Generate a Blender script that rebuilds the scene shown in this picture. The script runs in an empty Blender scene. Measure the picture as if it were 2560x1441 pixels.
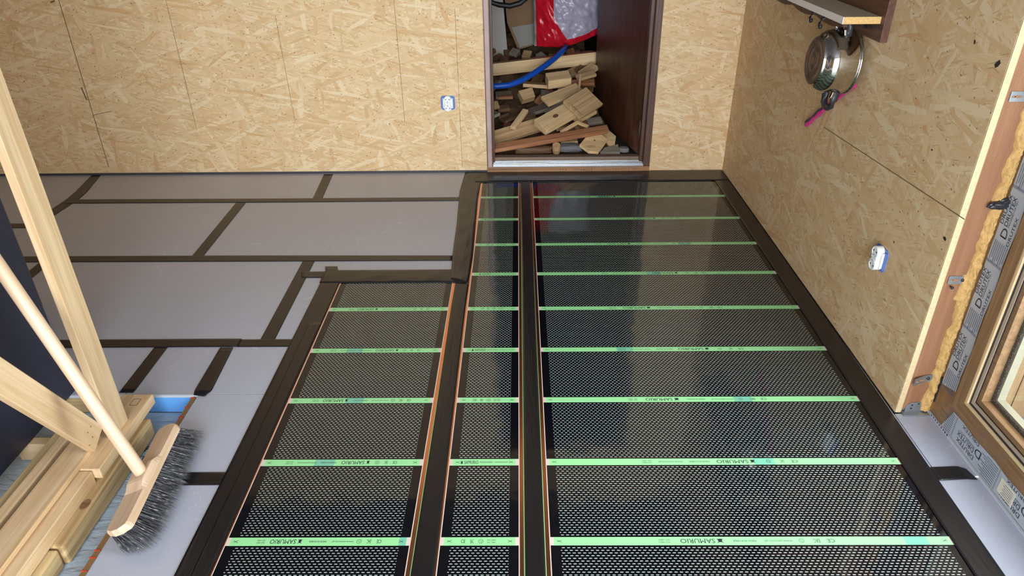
import bpy, bmesh, math, random
from mathutils import Matrix, Vector, noise as mnoise
random.seed(7)
sc = bpy.context.scene
COL = sc.collection

# ------------------------------------------------------------------ camera
CXP, CYP, FPX = 1280.0, 720.5, 1777.11
YAW, PIT, ROL = -0.01315, 0.51911, 0.01236
CAM = Vector((0, 0, 1.4))
_f = Vector((math.sin(YAW)*math.cos(PIT), math.cos(YAW)*math.cos(PIT), -math.sin(PIT)))
_r = Vector((math.cos(YAW), -math.sin(YAW), 0))
_d = _f.cross(_r)
R2 = math.cos(ROL)*_r + math.sin(ROL)*_d
D2 = -math.sin(ROL)*_r + math.cos(ROL)*_d
cd = bpy.data.cameras.new('camera'); cam = bpy.data.objects.new('camera', cd); COL.objects.link(cam)
cd.sensor_width = 36; cd.sensor_fit = 'HORIZONTAL'; cd.lens = FPX/2560*36; cd.clip_start = .02
cam.matrix_world = Matrix(((R2.x, -D2.x, -_f.x, CAM.x), (R2.y, -D2.y, -_f.y, CAM.y), (R2.z, -D2.z, -_f.z, CAM.z), (0, 0, 0, 1)))
sc.camera = cam

# ------------------------------------------------------------------ world, light, exposure
wd = bpy.data.worlds.new('world'); sc.world = wd; wd.use_nodes = True
bg = wd.node_tree.nodes['Background']
bg.inputs[0].default_value = (0.86, 0.94, 1.0, 1); bg.inputs[1].default_value = 13.0
sc.view_settings.view_transform = 'Standard'; sc.view_settings.look = 'None'
sc.view_settings.exposure = 0.0; sc.view_settings.gamma = 1.0
sc.view_settings.use_curve_mapping = False
def portal(name, loc, rot, sx, sy):
    l = bpy.data.lights.new(name, 'AREA'); l.shape = 'RECTANGLE'; l.size = sx; l.size_y = sy
    l.cycles.is_portal = True
    o = bpy.data.objects.new(name, l); COL.objects.link(o); o.location = loc; o.rotation_euler = rot
portal('daylight_portal_window', (1.36, 1.02, 1.05), (0, math.pi/2, 0), 2.1, 1.32)
portal('daylight_portal_rear', (-.05, -1.36, 1.2), (math.pi/2, 0, 0), 2.1, 2.2)


# ------------------------------------------------------------------ pixel helpers (directions only; depth comes from the surface touched)
def ray(x, y): return R2*((x-CXP)/FPX) + D2*((y-CYP)/FPX) + _f
def on(x, y, ax, v):
    d = ray(x, y); return CAM + d*((v-CAM[ax])/d[ax])
def G(x, y, z=0.): return on(x, y, 2, z)
YB, XR = 3.752, 1.123          # back wall face, right wall face

# ------------------------------------------------------------------ object helpers
WM = {}
def link(name, me, mat=None, parent=None, mw=None, label=None, cat=None, group=None, kind=None):
    o = bpy.data.objects.new(name, me); COL.objects.link(o)
    mw = mw or Matrix.Identity(4)
    if parent is not None:
        o.parent = parent; o.matrix_parent_inverse = WM[parent].inverted()
    o.matrix_basis = mw; WM[o] = mw
    if me is not None and mat is not None:
        for m in (mat if isinstance(mat, (list, tuple)) else [mat]):
            if len(me.materials) < (len(mat) if isinstance(mat, (list, tuple)) else 1): me.materials.append(m)
    if label: o['label'] = label
    if cat: o['category'] = cat
    if group: o['group'] = group
    if kind: o['kind'] = kind
    return o
def thing(name, loc, label, cat, group=None, kind=None):
    o = link(name, None, mw=Matrix.Translation(loc), label=label, cat=cat, group=group, kind=kind)
    o.empty_display_size = .05
    return o
def dup(o, offset, parent=None):
    c = o.copy(); COL.objects.link(c)
    mw = Matrix.Translation(offset) @ WM[o]
    if parent is not None: c.parent = parent; c.matrix_parent_inverse = WM[parent].inverted()
    c.matrix_basis = mw; WM[c] = mw
    return c

class MB:
    def __init__(s): s.v = []; s.f = []; s.m = []; s.uv = {}
    def add(s, vs, fs, mi=0, M=None):
        b = len(s.v)
        s.v += [tuple(M @ Vector(v)) if M is not None else tuple(v) for v in vs]
        for f in fs: s.f.append([b+i for i in f]); s.m.append(mi)
        return s
    def box(s, x0, x1, y0, y1, z0, z1, mi=0, M=None):
        vs = [(x, y, z) for x in (x0, x1) for y in (y0, y1) for z in (z0, z1)]
        return s.add(vs, [(0, 1, 3, 2), (4, 6, 7, 5), (0, 4, 5, 1), (2, 3, 7, 6), (0, 2, 6, 4), (1, 5, 7, 3)], mi, M)
    def prism(s, pts, z0, z1, mi=0, M=None):      # pts: 2d polygon (ccw)
        n = len(pts)
        vs = [(p[0], p[1], z0) for p in pts]+[(p[0], p[1], z1) for p in pts]
        fs = [tuple(reversed(range(n))), tuple(range(n, 2*n))]+[(i, (i+1) % n, n+(i+1) % n, n+i) for i in range(n)]
        return s.add(vs, fs, mi, M)
    def quad(s, a, b, c, d, mi=0): return s.add([a, b, c, d], [(0, 1, 2, 3)], mi)
    def tube(s, pts, rad, n=10, mi=0, caps=True):
        pts = [Vector(p) for p in pts]; rads = rad if isinstance(rad, (list, tuple)) else [rad]*len(pts)
        rings = []; up = Vector((0, 0, 1))
        for i, p in enumerate(pts):
            t = (pts[min(i+1, len(pts)-1)]-pts[max(i-1, 0)]).normalized()
            a = t.cross(up if abs(t.z) < .95 else Vector((1, 0, 0))).normalized(); b = t.cross(a)
            rings.append([p+(a*math.cos(2*math.pi*k/n)+b*math.sin(2*math.pi*k/n))*rads[i] for k in range(n)])
        vs = [v for r in rings for v in r]; fs = []
        for i in range(len(pts)-1):
            for k in range(n):
                fs.append((i*n+k, i*n+(k+1) % n, (i+1)*n+(k+1) % n, (i+1)*n+k))
        if caps: fs += [tuple(reversed(range(n))), tuple(range((len(pts)-1)*n, len(pts)*n))]
        return s.add(vs, fs, mi)
    def lathe(s, prof, n=40, mi=0, M=None):       # prof: (radius, axial) about local z
        vs = []; fs = []
        for r, z in prof:
            for k in range(n): vs.append((r*math.cos(2*math.pi*k/n), r*math.sin(2*math.pi*k/n), z))
        for i in range(len(prof)-1):
            for k in range(n): fs.append((i*n+k, i*n+(k+1) % n, (i+1)*n+(k+1) % n, (i+1)*n+k))
        return s.add(vs, fs, mi, M)
    def mesh(s, name, smooth=False, bevel=0., recalc=True):
        me = bpy.data.meshes.new(name); me.from_pydata(s.v, [], s.f)
        me.polygons.foreach_set('material_index', s.m)
        if recalc or bevel:
            bm = bmesh.new(); bm.from_mesh(me)
            if recalc: bmesh.ops.recalc_face_normals(bm, faces=bm.faces)
            if bevel: bmesh.ops.bevel(bm, geom=list(bm.edges), offset=bevel, segments=2, affect='EDGES', profile=.6, clamp_overlap=True)
            bm.to_mesh(me); bm.free()
        if smooth: me.polygons.foreach_set('use_smooth', [True]*len(me.polygons))
        me.update()
        return me
def frame(o, x, up):
    x = Vector(x).normalized(); z = Vector(up); y = z.cross(x).normalized(); z = x.cross(y)
    return Matrix(((x.x, y.x, z.x, o[0]), (x.y, y.y, z.y, o[1]), (x.z, y.z, z.z, o[2]), (0, 0, 0, 1)))
def beam(name, a, b, w, t, up, mat, parent=None, bevel=.0025, skew=0., **kw):
    """a plank from a to b, its width across and thickness along up; long axis is local x"""
    a = Vector(a); b = Vector(b); L = (b-a).length
    m = MB().box(0, L, -w/2, w/2, -t/2, t/2)
    if skew:
        m.v = [(x+(skew*y/w*2*L*.04 if x > L/2 else -skew*y/w*L*.03), y, z) for x, y, z in m.v]
    return link(name, m.mesh(name, bevel=bevel), mat, parent, frame(a, b-a, up), **kw)

_fc = {}
def text_mesh(txt):
    if txt in _fc: return _fc[txt]
    cu = bpy.data.curves.new('tmp', 'FONT'); cu.body = txt; cu.size = 1; cu.resolution_u = 2
    o = bpy.data.objects.new('tmp', cu); COL.objects.link(o)
    dg = bpy.context.evaluated_depsgraph_get(); ev = o.evaluated_get(dg)
    me = bpy.data.meshes.new_from_object(ev)
    vs = [tuple(v.co) for v in me.vertices]; fs = [tuple(p.vertices) for p in me.polygons]
    bpy.data.objects.remove(o); bpy.data.curves.remove(cu); bpy.data.meshes.remove(me)
    _fc[txt] = (vs, fs); return _fc[txt]
def put_text(mb, txt, o, right, up, w, h, mi=0, bold=0.):
    """lettering fitted in a w x h rectangle whose lower left corner is o"""
    vs, fs = text_mesh(txt)
    x0 = min(v[0] for v in vs); x1 = max(v[0] for v in vs); y0 = min(v[1] for v in vs); y1 = max(v[1] for v in vs)
    o = Vector(o); r = Vector(right).normalized(); u = Vector(up).normalized()
    mb.add([o+r*((v[0]-x0)/(x1-x0)*w)+u*((v[1]-y0)/(y1-y0)*h) for v in vs], fs, mi)

# ------------------------------------------------------------------ material helpers
def newmat(name):
    m = bpy.data.materials.new(name); m.use_nodes = True
    nt = m.node_tree; p = nt.nodes['Principled BSDF']
    return m, nt, p
def N(nt, t, **kw):
    n = nt.nodes.new(t)
    for k, v in kw.items(): setattr(n, k, v)
    return n
def setin(nt, node, i, v):
    if v is None: return
    if hasattr(v, 'is_output') or isinstance(v, bpy.types.NodeSocket): nt.links.new(v, node.inputs[i])
    else: node.inputs[i].default_value = v
def MA(nt, op, a, b=None, c=None):
    n = N(nt, 'ShaderNodeMath', operation=op)
    setin(nt, n, 0, a); setin(nt, n, 1, b); setin(nt, n, 2, c)
    return n.outputs[0]
def MIX(nt, fac, a, b, blend='MIX'):
    n = N(nt, 'ShaderNodeMix', data_type='RGBA', blend_type=blend)
    setin(nt, n, 0, fac)
    for i, v in ((6, a), (7, b)):
        setin(nt, n, i, (v[0], v[1], v[2], 1) if isinstance(v, (tuple, list)) else v)
    return n.outputs[2]
def RAMP(nt, fac, stops, interp='LINEAR'):
    n = N(nt, 'ShaderNodeValToRGB'); n.color_ramp.interpolation = interp
    e = n.color_ramp.elements
    while len(e) < len(stops): e.new(.5)
    for el, (p, c) in zip(e, stops): el.position = p; el.color = (c[0], c[1], c[2], 1) if isinstance(c, (tuple, list)) else (c, c, c, 1)
    nt.links.new(fac, n.inputs[0]); return n.outputs[0]
def srgb(r, g, b):
    f = lambda c: (c/255/12.92) if c/255 <= .04045 else ((c/255+.055)/1.055)**2.4
    return (f(r), f(g), f(b))
def objco(nt): return N(nt, 'ShaderNodeTexCoord').outputs['Object']
def mapping(nt, vec, scale=(1, 1, 1), loc=(0, 0, 0), rot=(0, 0, 0), typ='POINT'):
    n = N(nt, 'ShaderNodeMapping', vector_type=typ)
    nt.links.new(vec, n.inputs[0]); n.inputs['Scale'].default_value = scale; n.inputs['Location'].default_value = loc; n.inputs['Rotation'].default_value = rot
    return n.outputs[0]
def noise(nt, vec, scale, detail=2, rough=.5, dist=0., dims='3D'):
    n = N(nt, 'ShaderNodeTexNoise', noise_dimensions=dims)
    nt.links.new(vec, n.inputs['Vector']); n.inputs['Scale'].default_value = scale; n.inputs['Detail'].default_value = detail
    n.inputs['Roughness'].default_value = rough; n.inputs['Distortion'].default_value = dist
    return n.outputs[0]
def bump(nt, p, h, strength, dist=.01):
    n = N(nt, 'ShaderNodeBump'); n.inputs['Strength'].default_value = strength; n.inputs['Distance'].default_value = dist
    nt.links.new(h, n.inputs['Height']); nt.links.new(n.outputs[0], p.inputs['Normal'])
def flat(name, col, rough=.5, metal=0., spec=.5, var=0., vscale=20., bmp=0., bscale=60., coat=0.):
    m, nt, p = newmat(name)
    p.inputs['Base Color'].default_value = (*col, 1); p.inputs['Roughness'].default_value = rough
    p.inputs['Metallic'].default_value = metal; p.inputs['Specular IOR Level'].default_value = spec
    p.inputs['Coat Weight'].default_value = coat; p.inputs['Coat Roughness'].default_value = .05
    if var or bmp:
        co = objco(nt)
        if var:
            f = noise(nt, co, vscale, 3)
            nt.links.new(MIX(nt, f, tuple(c*(1-var) for c in col), tuple(min(1, c*(1+var)) for c in col)), p.inputs['Base Color'])
        if bmp: bump(nt, p, noise(nt, co, bscale, 3), bmp, .004)
    return m
def wood(name, light, dark, scale=1., rough=.6, axis=0, strength=1., knot=True):
    m, nt, p = newmat(name); co = objco(nt)
    info = N(nt, 'ShaderNodeObjectInfo').outputs['Random']
    off = N(nt, 'ShaderNodeVectorMath', operation='ADD'); nt.links.new(co, off.inputs[0])
    cx = N(nt, 'ShaderNodeCombineXYZ')
    for i, k in enumerate((3.7, 9.1, 5.3)): nt.links.new(MA(nt, 'MULTIPLY', info, k), cx.inputs[i])
    nt.links.new(cx.outputs[0], off.inputs[1]); v = off.outputs[0]
    sc_ = [26*scale]*3; sc_[axis] = 1.3*scale
    g = noise(nt, mapping(nt, v, tuple(sc_)), 1.6, 3, .6, .5)
    sc2 = [150*scale]*3; sc2[axis] = 3*scale
    fi = noise(nt, mapping(nt, v, tuple(sc2)), 1.0, 2, .6)
    fac = MA(nt, 'ADD', MA(nt, 'MULTIPLY', g, .75), MA(nt, 'MULTIPLY', fi, .3))
    mid = tuple((a+b)/2 for a, b in zip(light, dark))
    c = RAMP(nt, fac, [(.36, dark), (.5, mid), (.6, light), (.72, tuple(min(1, x*1.07) for x in light))])
    pat = noise(nt, mapping(nt, v, (2, 2, 2)), 1.5, 2)
    c = MIX(nt, MA(nt, 'MULTIPLY', pat, .25), c, tuple(x*.8 for x in mid), 'MIX')
    if knot:
        sk = [7.]*3; sk[axis] = 3.
        vo = N(nt, 'ShaderNodeTexVoronoi'); nt.links.new(mapping(nt, v, tuple(sk)), vo.inputs['Vector']); vo.inputs['Scale'].default_value = 1.
        k = RAMP(nt, vo.outputs['Distance'], [(.0, 1.), (.06, .7), (.1, 0.)])
        c = MIX(nt, MA(nt, 'MULTIPLY', k, .55), c, tuple(x*.28 for x in dark))
    nt.links.new(c, p.inputs['Base Color']); p.inputs['Roughness'].default_value = rough
    bump(nt, p, fi, .25, .002)
    return m

def osb(name, ax, gain=1., seed=0.):
    m, nt, p = newmat(name); co = objco(nt)
    sep = N(nt, 'ShaderNodeSeparateXYZ'); nt.links.new(co, sep.inputs[0])
    cb = N(nt, 'ShaderNodeCombineXYZ'); nt.links.new(sep.outputs[ax[0]], cb.inputs[0]); nt.links.new(sep.outputs[ax[1]], cb.inputs[1])
    uv = cb.outputs[0]
    wn = N(nt, 'ShaderNodeTexNoise', noise_dimensions='2D'); nt.links.new(uv, wn.inputs['Vector']); wn.inputs['Scale'].default_value = 9; wn.inputs['Detail'].default_value = 2
    wa = N(nt, 'ShaderNodeVectorMath', operation='SUBTRACT'); nt.links.new(wn.outputs['Color'], wa.inputs[0]); wa.inputs[1].default_value = (.5, .5, .5)
    ws = N(nt, 'ShaderNodeVectorMath', operation='SCALE'); nt.links.new(wa.outputs[0], ws.inputs[0]); ws.inputs['Scale'].default_value = .014
    wv = N(nt, 'ShaderNodeVectorMath', operation='ADD'); nt.links.new(uv, wv.inputs[0]); nt.links.new(ws.outputs[0], wv.inputs[1])
    uvw = wv.outputs[0]
    rng = random.Random(int(seed*100)+3)
    C = lambda r, g, b: tuple(min(1, x*gain) for x in srgb(r, g, b))
    stops = [(0, C(186, 140, 92)), (.14, C(214, 176, 128)), (.34, C(232, 202, 160)), (.5, C(216, 180, 134)), (.68, C(240, 217, 180)), (.8, C(226, 193, 148)), (.92, C(208, 158, 106)), (1, C(172, 122, 76))]
    col = None; hgt = None
    base = noise(nt, mapping(nt, uvw, (10, 34, 1)), 1., 5, .65)
    col = RAMP(nt, base, [(.3, C(204, 166, 118)), (.5, C(222, 188, 142)), (.7, C(234, 206, 162))])
    lay = []
    angs = [8, -34, 62, -72, 24, -12, -28, 78, 35, -60, 12, -8]
    for i, a in enumerate(angs):
        big = i >= 6
        ln = rng.uniform(.10, .17) if big else rng.uniform(.04, .085)
        wdt = rng.uniform(.013, .024) if big else rng.uniform(.005, .011)
        th = .82 if big else .55
        lay.append((a+rng.uniform(-8, 8), ln, wdt, th))
    for i, (a, ln, wdt, th) in enumerate(lay):
        mp = mapping(nt, uvw, (ln, wdt, 1), (seed+i*3.17, i*1.71-seed, 0), (0, 0, math.radians(a)), 'TEXTURE')
        vo = N(nt, 'ShaderNodeTexVoronoi', voronoi_dimensions='2D'); nt.links.new(mp, vo.inputs['Vector']); vo.inputs['Scale'].default_value = 1.
        s = N(nt, 'ShaderNodeSeparateColor'); nt.links.new(vo.outputs['Color'], s.inputs[0])
        gr = noise(nt, mapping(nt, mp, (1.2, 11, 1)), 1.6, 2, .6, 0., '2D')
        tone = MA(nt, 'ADD', MA(nt, 'MULTIPLY', s.outputs[1], .76), MA(nt, 'MULTIPLY', gr, .24))
        lc = RAMP(nt, tone, stops)
        edge = 1.
        mask = MA(nt, 'MULTIPLY', MA(nt, 'GREATER_THAN', s.outputs[0], th), edge)
        col = MIX(nt, MA(nt, 'MULTIPLY', mask, .88), col, lc)
        h = MA(nt, 'MULTIPLY', mask, s.outputs[2])
        hgt = h if hgt is None else MA(nt, 'MAXIMUM', hgt, h)
    # thin dark slivers and bark flecks
    for a, ln, wdt, th, dk in ((-20, .05, .0010, .985, .62), (50, .024, .0008, .988, .6), (8, .06, .0008, .984, .66), (15, .012, .0026, .9945, .25), (-60, .008, .003, .9955, .2)):
        mp = mapping(nt, uvw, (ln, wdt*2.2, 1), (seed*2+a, a*.3, 0), (0, 0, math.radians(a)), 'TEXTURE')
        vo = N(nt, 'ShaderNodeTexVoronoi', voronoi_dimensions='2D'); nt.links.new(mp, vo.inputs['Vector']); vo.inputs['Scale'].default_value = 1.
        s = N(nt, 'ShaderNodeSeparateColor'); nt.links.new(vo.outputs['Color'], s.inputs[0])
        mask = MA(nt, 'MULTIPLY', MA(nt, 'GREATER_THAN', s.outputs[0], th), MA(nt, 'LESS_THAN', vo.outputs['Distance'], .34))
        col = MIX(nt, MA(nt, 'MULTIPLY', mask, .8), col, tuple(x*dk for x in C(196, 150, 100)))
    nt.links.new(col, p.inputs['Base Color']); p.inputs['Roughness'].default_value = .6; p.inputs['Specular IOR Level'].default_value = .25
    bump(nt, p, hgt, .3, .002)
    return m

# ------------------------------------------------------------------ materials
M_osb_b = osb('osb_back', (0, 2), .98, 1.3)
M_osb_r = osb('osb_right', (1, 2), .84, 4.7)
M_osb_edge = flat('osb_cut_edge', srgb(194, 168, 130), .75, var=.25, vscale=120, bmp=.6, bscale=150)
M_ceil = flat('ceiling_board', srgb(104, 104, 110), .7)
M_grey_wall = flat('shed_board', srgb(120, 112, 104), .8, var=.2, vscale=6)
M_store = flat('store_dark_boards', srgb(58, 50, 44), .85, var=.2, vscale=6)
M_pine = wood('pine', srgb(208, 180, 144), srgb(188, 154, 112), 1.)
M_pine_y = wood('pine_y', srgb(212, 182, 144), srgb(192, 154, 110), 1., axis=1)
M_pine_grey = wood('weathered_pine', srgb(196, 168, 124), srgb(150, 124, 86), 1.)
M_pine_grey_y = wood('weathered_pine_y', srgb(200, 172, 126), srgb(150, 122, 84), 1., axis=1)
M_beech = wood('beech', srgb(212, 182, 154), srgb(196, 162, 130), 1.6, .45, knot=False)
M_stud = wood('stud_spruce', srgb(154, 110, 80), srgb(132, 90, 60), 1., axis=2)
M_dkbrown = wood('stained_dark_wood', srgb(96, 62, 42), srgb(56, 34, 24), 1.4, .45, axis=2, knot=False)
M_dkbrown_x = wood('stained_dark_board', srgb(98, 64, 46), srgb(62, 40, 30), 1.2, .5, axis=1, knot=False)
M_door = wood('door_veneer', srgb(92, 54, 36), srgb(58, 32, 22), 1.0, .4, axis=2, knot=False)
M_jamb = wood('door_frame_wood', srgb(104, 68, 50), srgb(66, 42, 32), 1.2, .42, axis=2, knot=False)
M_alu = flat('aluminium', srgb(190, 194, 200), .32, .9)
M_steel = flat('galvanised_steel', srgb(165, 168, 172), .42, .85, var=.2, vscale=60)
M_chrome = flat('stainless', srgb(205, 200, 192), .1, 1.)
M_potbase = flat('pot_base_steel', srgb(120, 106, 98), .35, .9, var=.15, vscale=40)
M_bakelite = flat('black_plastic', srgb(52, 52, 56), .4)
M_pink = flat('pink_plastic', srgb(206, 40, 134), .35)
M_gripdark = flat('purple_grip', srgb(60, 34, 66), .5)
M_black = flat('black_panel', srgb(40, 40, 52), .38, bmp=.15, bscale=300)
M_black2 = flat('dark_grey_panel', srgb(66, 66, 72), .5)
M_white = flat('white_plastic', srgb(240, 240, 242), .3)
M_blueplast = flat('blue_plastic', srgb(96, 124, 190), .45)
M_hole = flat('dark_hole', (.01, .01, .012), .6)
M_xps = flat('blue_foam', srgb(104, 172, 246), .7, var=.12, vscale=60)
M_foam = flat('pu_foam', srgb(188, 148, 88), .7, var=.22, vscale=60, bmp=.8, bscale=90)
M_frame = wood('window_laminate', srgb(146, 112, 78), srgb(116, 86, 58), 2., .4, axis=1, knot=False)
M_cream = flat('cream_edge', srgb(212, 186, 146), .4)
M_gasket = flat('gasket', srgb(34, 28, 38), .45)
M_taupe = flat('taupe_bead', srgb(168, 150, 132), .35)
M_film_grey = flat('grey_protective_film', srgb(168, 172, 180), .35)
M_ink = flat('printed_ink', srgb(34, 34, 46), .5)
M_inkblue = flat('printed_blue_ink', srgb(92, 100, 116), .5)
M_chip = flat('chipboard', srgb(216, 176, 116), .8, var=.35, vscale=160, bmp=.5, bscale=200)
M_shelf_top = flat('shelf_laminate', srgb(178, 166, 150), .6, var=.12, vscale=50)
M_shelf_white = flat('white_edging', srgb(226, 220, 214), .45)
M_hose = flat('blue_hose', srgb(20, 84, 190), .35)
M_red = flat('red_plastic', srgb(205, 26, 46), .22, bmp=.5, bscale=30)
M_lilac = flat('silver_plastic', srgb(176, 168, 186), .22, bmp=.6, bscale=25)
M_card = flat('cardboard', srgb(138, 108, 78), .8)
M_cardgrey = flat('grey_card', srgb(150, 146, 140), .8)
M_cable = flat('black_cable', srgb(26, 26, 28), .5)
M_stone = flat('grey_block', srgb(120, 120, 122), .85, var=.2, vscale=30)
M_bag = flat('black_bag', srgb(44, 44, 48), .3, bmp=.8, bscale=60)
M_pencil = flat('pencil_mark', srgb(112, 92, 62), .8)
M_copper = flat('copper', srgb(232, 160, 122), .22, 1.)
M_pale = flat('silver_paste', srgb(214, 192, 182), .4)
M_edgegreen = flat('film_edge', srgb(160, 214, 150), .3)
M_green = flat('green_strip', srgb(150, 214, 150), .22)
M_teal = flat('teal_hatch', srgb(118, 186, 156), .22)
M_tick = flat('red_tick', srgb(190, 60, 40), .5)
M_edging = flat('brown_edging', srgb(150, 116, 76), .25, .2)
M_olive = flat('olive_cloth', srgb(120, 112, 74), .9)

def film_mat(name, xa, xb, y0, T):
    m, nt, p = newmat(name); co = objco(nt)
    s = N(nt, 'ShaderNodeSeparateXYZ'); nt.links.new(co, s.inputs[0]); X, Y = s.outputs[0], s.outputs[1]
    v = MA(nt, 'MULTIPLY', MA(nt, 'FRACT', MA(nt, 'DIVIDE', MA(nt, 'SUBTRACT', Y, y0), T)), T)
    pr = (T-.031)/31
    rr = MA(nt, 'DIVIDE', MA(nt, 'SUBTRACT', v, .0155), pr)
    row = MA(nt, 'FLOOR', rr); fr = MA(nt, 'FRACT', rr)
    u = MA(nt, 'ADD', MA(nt, 'DIVIDE', MA(nt, 'SUBTRACT', X, xa), .0126), MA(nt, 'MULTIPLY', MA(nt, 'MODULO', row, 2.), .5))
    fu = MA(nt, 'FRACT', u)
    d = MA(nt, 'LESS_THAN', MA(nt, 'ABSOLUTE', MA(nt, 'SUBTRACT', fu, .5)), .275)
    e = MA(nt, 'LESS_THAN', MA(nt, 'ABSOLUTE', MA(nt, 'SUBTRACT', fr, .5)), .13)
    k = MA(nt, 'MULTIPLY', d, e)
    for q in (MA(nt, 'GREATER_THAN', X, xa), MA(nt, 'LESS_THAN', X, xb), MA(nt, 'GREATER_THAN', v, .0155), MA(nt, 'LESS_THAN', v, T-.0155)):
        k = MA(nt, 'MULTIPLY', k, q)
    nt.links.new(MIX(nt, k, srgb(12, 12, 17), srgb(184, 196, 190)), p.inputs['Base Color'])
    p.inputs['Roughness'].default_value = .07; p.inputs['IOR'].default_value = 1.5
    h = noise(nt, mapping(nt, co, (2.2, 2.2, 1)), 3.0, 2, .45)
    bump(nt, p, h, .09, .02)
    return m
def panel_mat():
    m, nt, p = newmat('grey_foil_board'); co = objco(nt)
    base = srgb(168, 169, 182)
    n1 = noise(nt, co, 2.0, 2)
    c = MIX(nt, n1, tuple(x*.94 for x in base), tuple(x*1.05 for x in base))
    a = None
    for rot, sx, seed in ((.3, 5, 0), (-.5, 6, 3), (.9, 4, 8)):
        st = noise(nt, mapping(nt, co, (1/(sx*2.2), 1/(sx*12), 1), (seed, seed, 0), (0, 0, rot*1.3), 'TEXTURE'), 1.2, 4, .7, 2.5)
        cl = noise(nt, mapping(nt, co, (1, 1, 1), (seed*3, 0, 0)), 2.6, 2)
        k = MA(nt, 'MULTIPLY', RAMP(nt, st, [(.60, 0.), (.68, 1.)]), RAMP(nt, cl, [(.48, 0.), (.62, 1.)]))
        a = k if a is None else MA(nt, 'MAXIMUM', a, k)
    c = MIX(nt, MA(nt, 'MULTIPLY', a, .36), c, srgb(222, 220, 226))
    nt.links.new(c, p.inputs['Base Color']); p.inputs['Roughness'].default_value = .26
    p.inputs['Specular IOR Level'].default_value = .85
    bump(nt, p, noise(nt, co, 260, 2), .08, .001)
    return m
def tape_mat():
    m, nt, p = newmat('black_tape')
    uv = N(nt, 'ShaderNodeUVMap').outputs[0]
    co = objco(nt)
    p.inputs['Base Color'].default_value = (*srgb(24, 22, 24), 1); p.inputs['Roughness'].default_value = .3
    st = noise(nt, mapping(nt, uv, (1.5, 260, 1)), 1., 2, .6)
    wr = noise(nt, mapping(nt, uv, (5, 30, 1)), 1., 3, .6, 1.5)
    bump(nt, p, MA(nt, 'ADD', MA(nt, 'MULTIPLY', st, .3), wr), .25, .006)
    return m
def membrane_mat():
    m, nt, p = newmat('vapour_membrane'); co = objco(nt)
    nt.links.new(MIX(nt, noise(nt, co, 6, 3), srgb(150, 166, 182), srgb(182, 196, 208)), p.inputs['Base Color'])
    p.inputs['Roughness'].default_value = .3
    bump(nt, p, noise(nt, mapping(nt, co, (3, 9, 1)), 2., 3, .6, 1.), .5, .02)
    return m
def glass_mat():
    m, nt, p = newmat('window_glass')
    out = nt.nodes['Material Output']; nt.nodes.remove(p)
    tr = N(nt, 'ShaderNodeBsdfTransparent'); tr.inputs[0].default_value = (.93, .96, .95, 1)
    gl = N(nt, 'ShaderNodeBsdfGlossy'); gl.inputs['Roughness'].default_value = .02
    lw = N(nt, 'ShaderNodeLayerWeight'); lw.inputs[0].default_value = .5
    fac = MA(nt, 'ADD', .04, MA(nt, 'MULTIPLY', .9, MA(nt, 'POWER', lw.outputs['Facing'], 5.)))
    mx = N(nt, 'ShaderNodeMixShader'); nt.links.new(fac, mx.inputs[0]); nt.links.new(tr.outputs[0], mx.inputs[1]); nt.links.new(gl.outputs[0], mx.inputs[2])
    nt.links.new(mx.outputs[0], out.inputs[0]); return m
def spacer_mat():
    m, nt, p = newmat('dusty_spacer'); co = objco(nt)
    vo = N(nt, 'ShaderNodeTexVoronoi'); nt.links.new(co, vo.inputs['Vector']); vo.inputs['Scale'].default_value = 260
    k = RAMP(nt, vo.outputs['Distance'], [(.2, 1.), (.28, 0.)])
    nt.links.new(MIX(nt, MA(nt, 'MULTIPLY', k, .6), srgb(36, 34, 40), srgb(190, 186, 184)), p.inputs['Base Color']); p.inputs['Roughness'].default_value = .4
    return m
M_panel = panel_mat(); M_tape = tape_mat(); M_memb = membrane_mat(); M_glass = glass_mat(); M_spacer = spacer_mat()
M_ext = wood('porch_larch', srgb(122, 94, 62), srgb(98, 72, 44), 1., axis=2, knot=False)
M_pave = flat('grey_paving', srgb(66, 70, 78), .7, var=.15, vscale=8)

# ------------------------------------------------------------------ room shell
def struct(name, mb, mat, bevel=0.): return link(name, mb.mesh(name, bevel=bevel), mat, kind='structure')
XL, YR, ZC = -3.25, -1.25, 2.5
DX0, DX1, DZ = -.172, .718, 2.06           # door opening in the back wall
OB0 = .012                                  # the boards stop a little above the floor
w = MB().box(XL, DX0, YB, YB+.1, OB0, ZC).box(DX1, XR+.2, YB, YB+.1, OB0, ZC).box(XL, DX0, YB+.003, YB+.1, -.1, OB0).box(DX1, XR+.2, YB+.003, YB+.1, -.1, OB0).box(DX0, DX1, YB, YB+.1, DZ, ZC)
wall_back = struct('wall_back', w, M_osb_b)
WY, WN, WT = 1.69, .35, 2.12               # window opening: far side, near side, top
w = MB().box(XR, XR+.018, 1.68, YB, .004, ZC)
wall_right = struct('wall_right', w, [M_osb_r])
link('board_edge', MB().box(XR+.0005, XR+.0175, 1.6765, 1.6805, .004, ZC).mesh('board_edge'), M_osb_edge, wall_right)
w = MB().box(XR, XR+.018, YR, WN, .004, ZC).box(XR, XR+.018, WN, 1.68, WT, ZC)
struct('wall_right_near', w, M_osb_r)
w = MB().box(XR+.0185, 1.302, WY, YB+.1, -.1, ZC).box(XR+.0185, 1.302, YR, WN-.01, -.1, ZC).box(XR+.0185, 1.302, WN-.01, WY, WT+.01, ZC)
struct('wall_right_core', w, M_grey_wall)
struct('wall_left', MB().box(XL-.1, XL, YR, YB, -.1, ZC), M_osb_r)
RX0, RX1, RZ0, RZ1 = -1.1, 1.0, .1, 2.3    # glazed opening behind the camera
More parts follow.
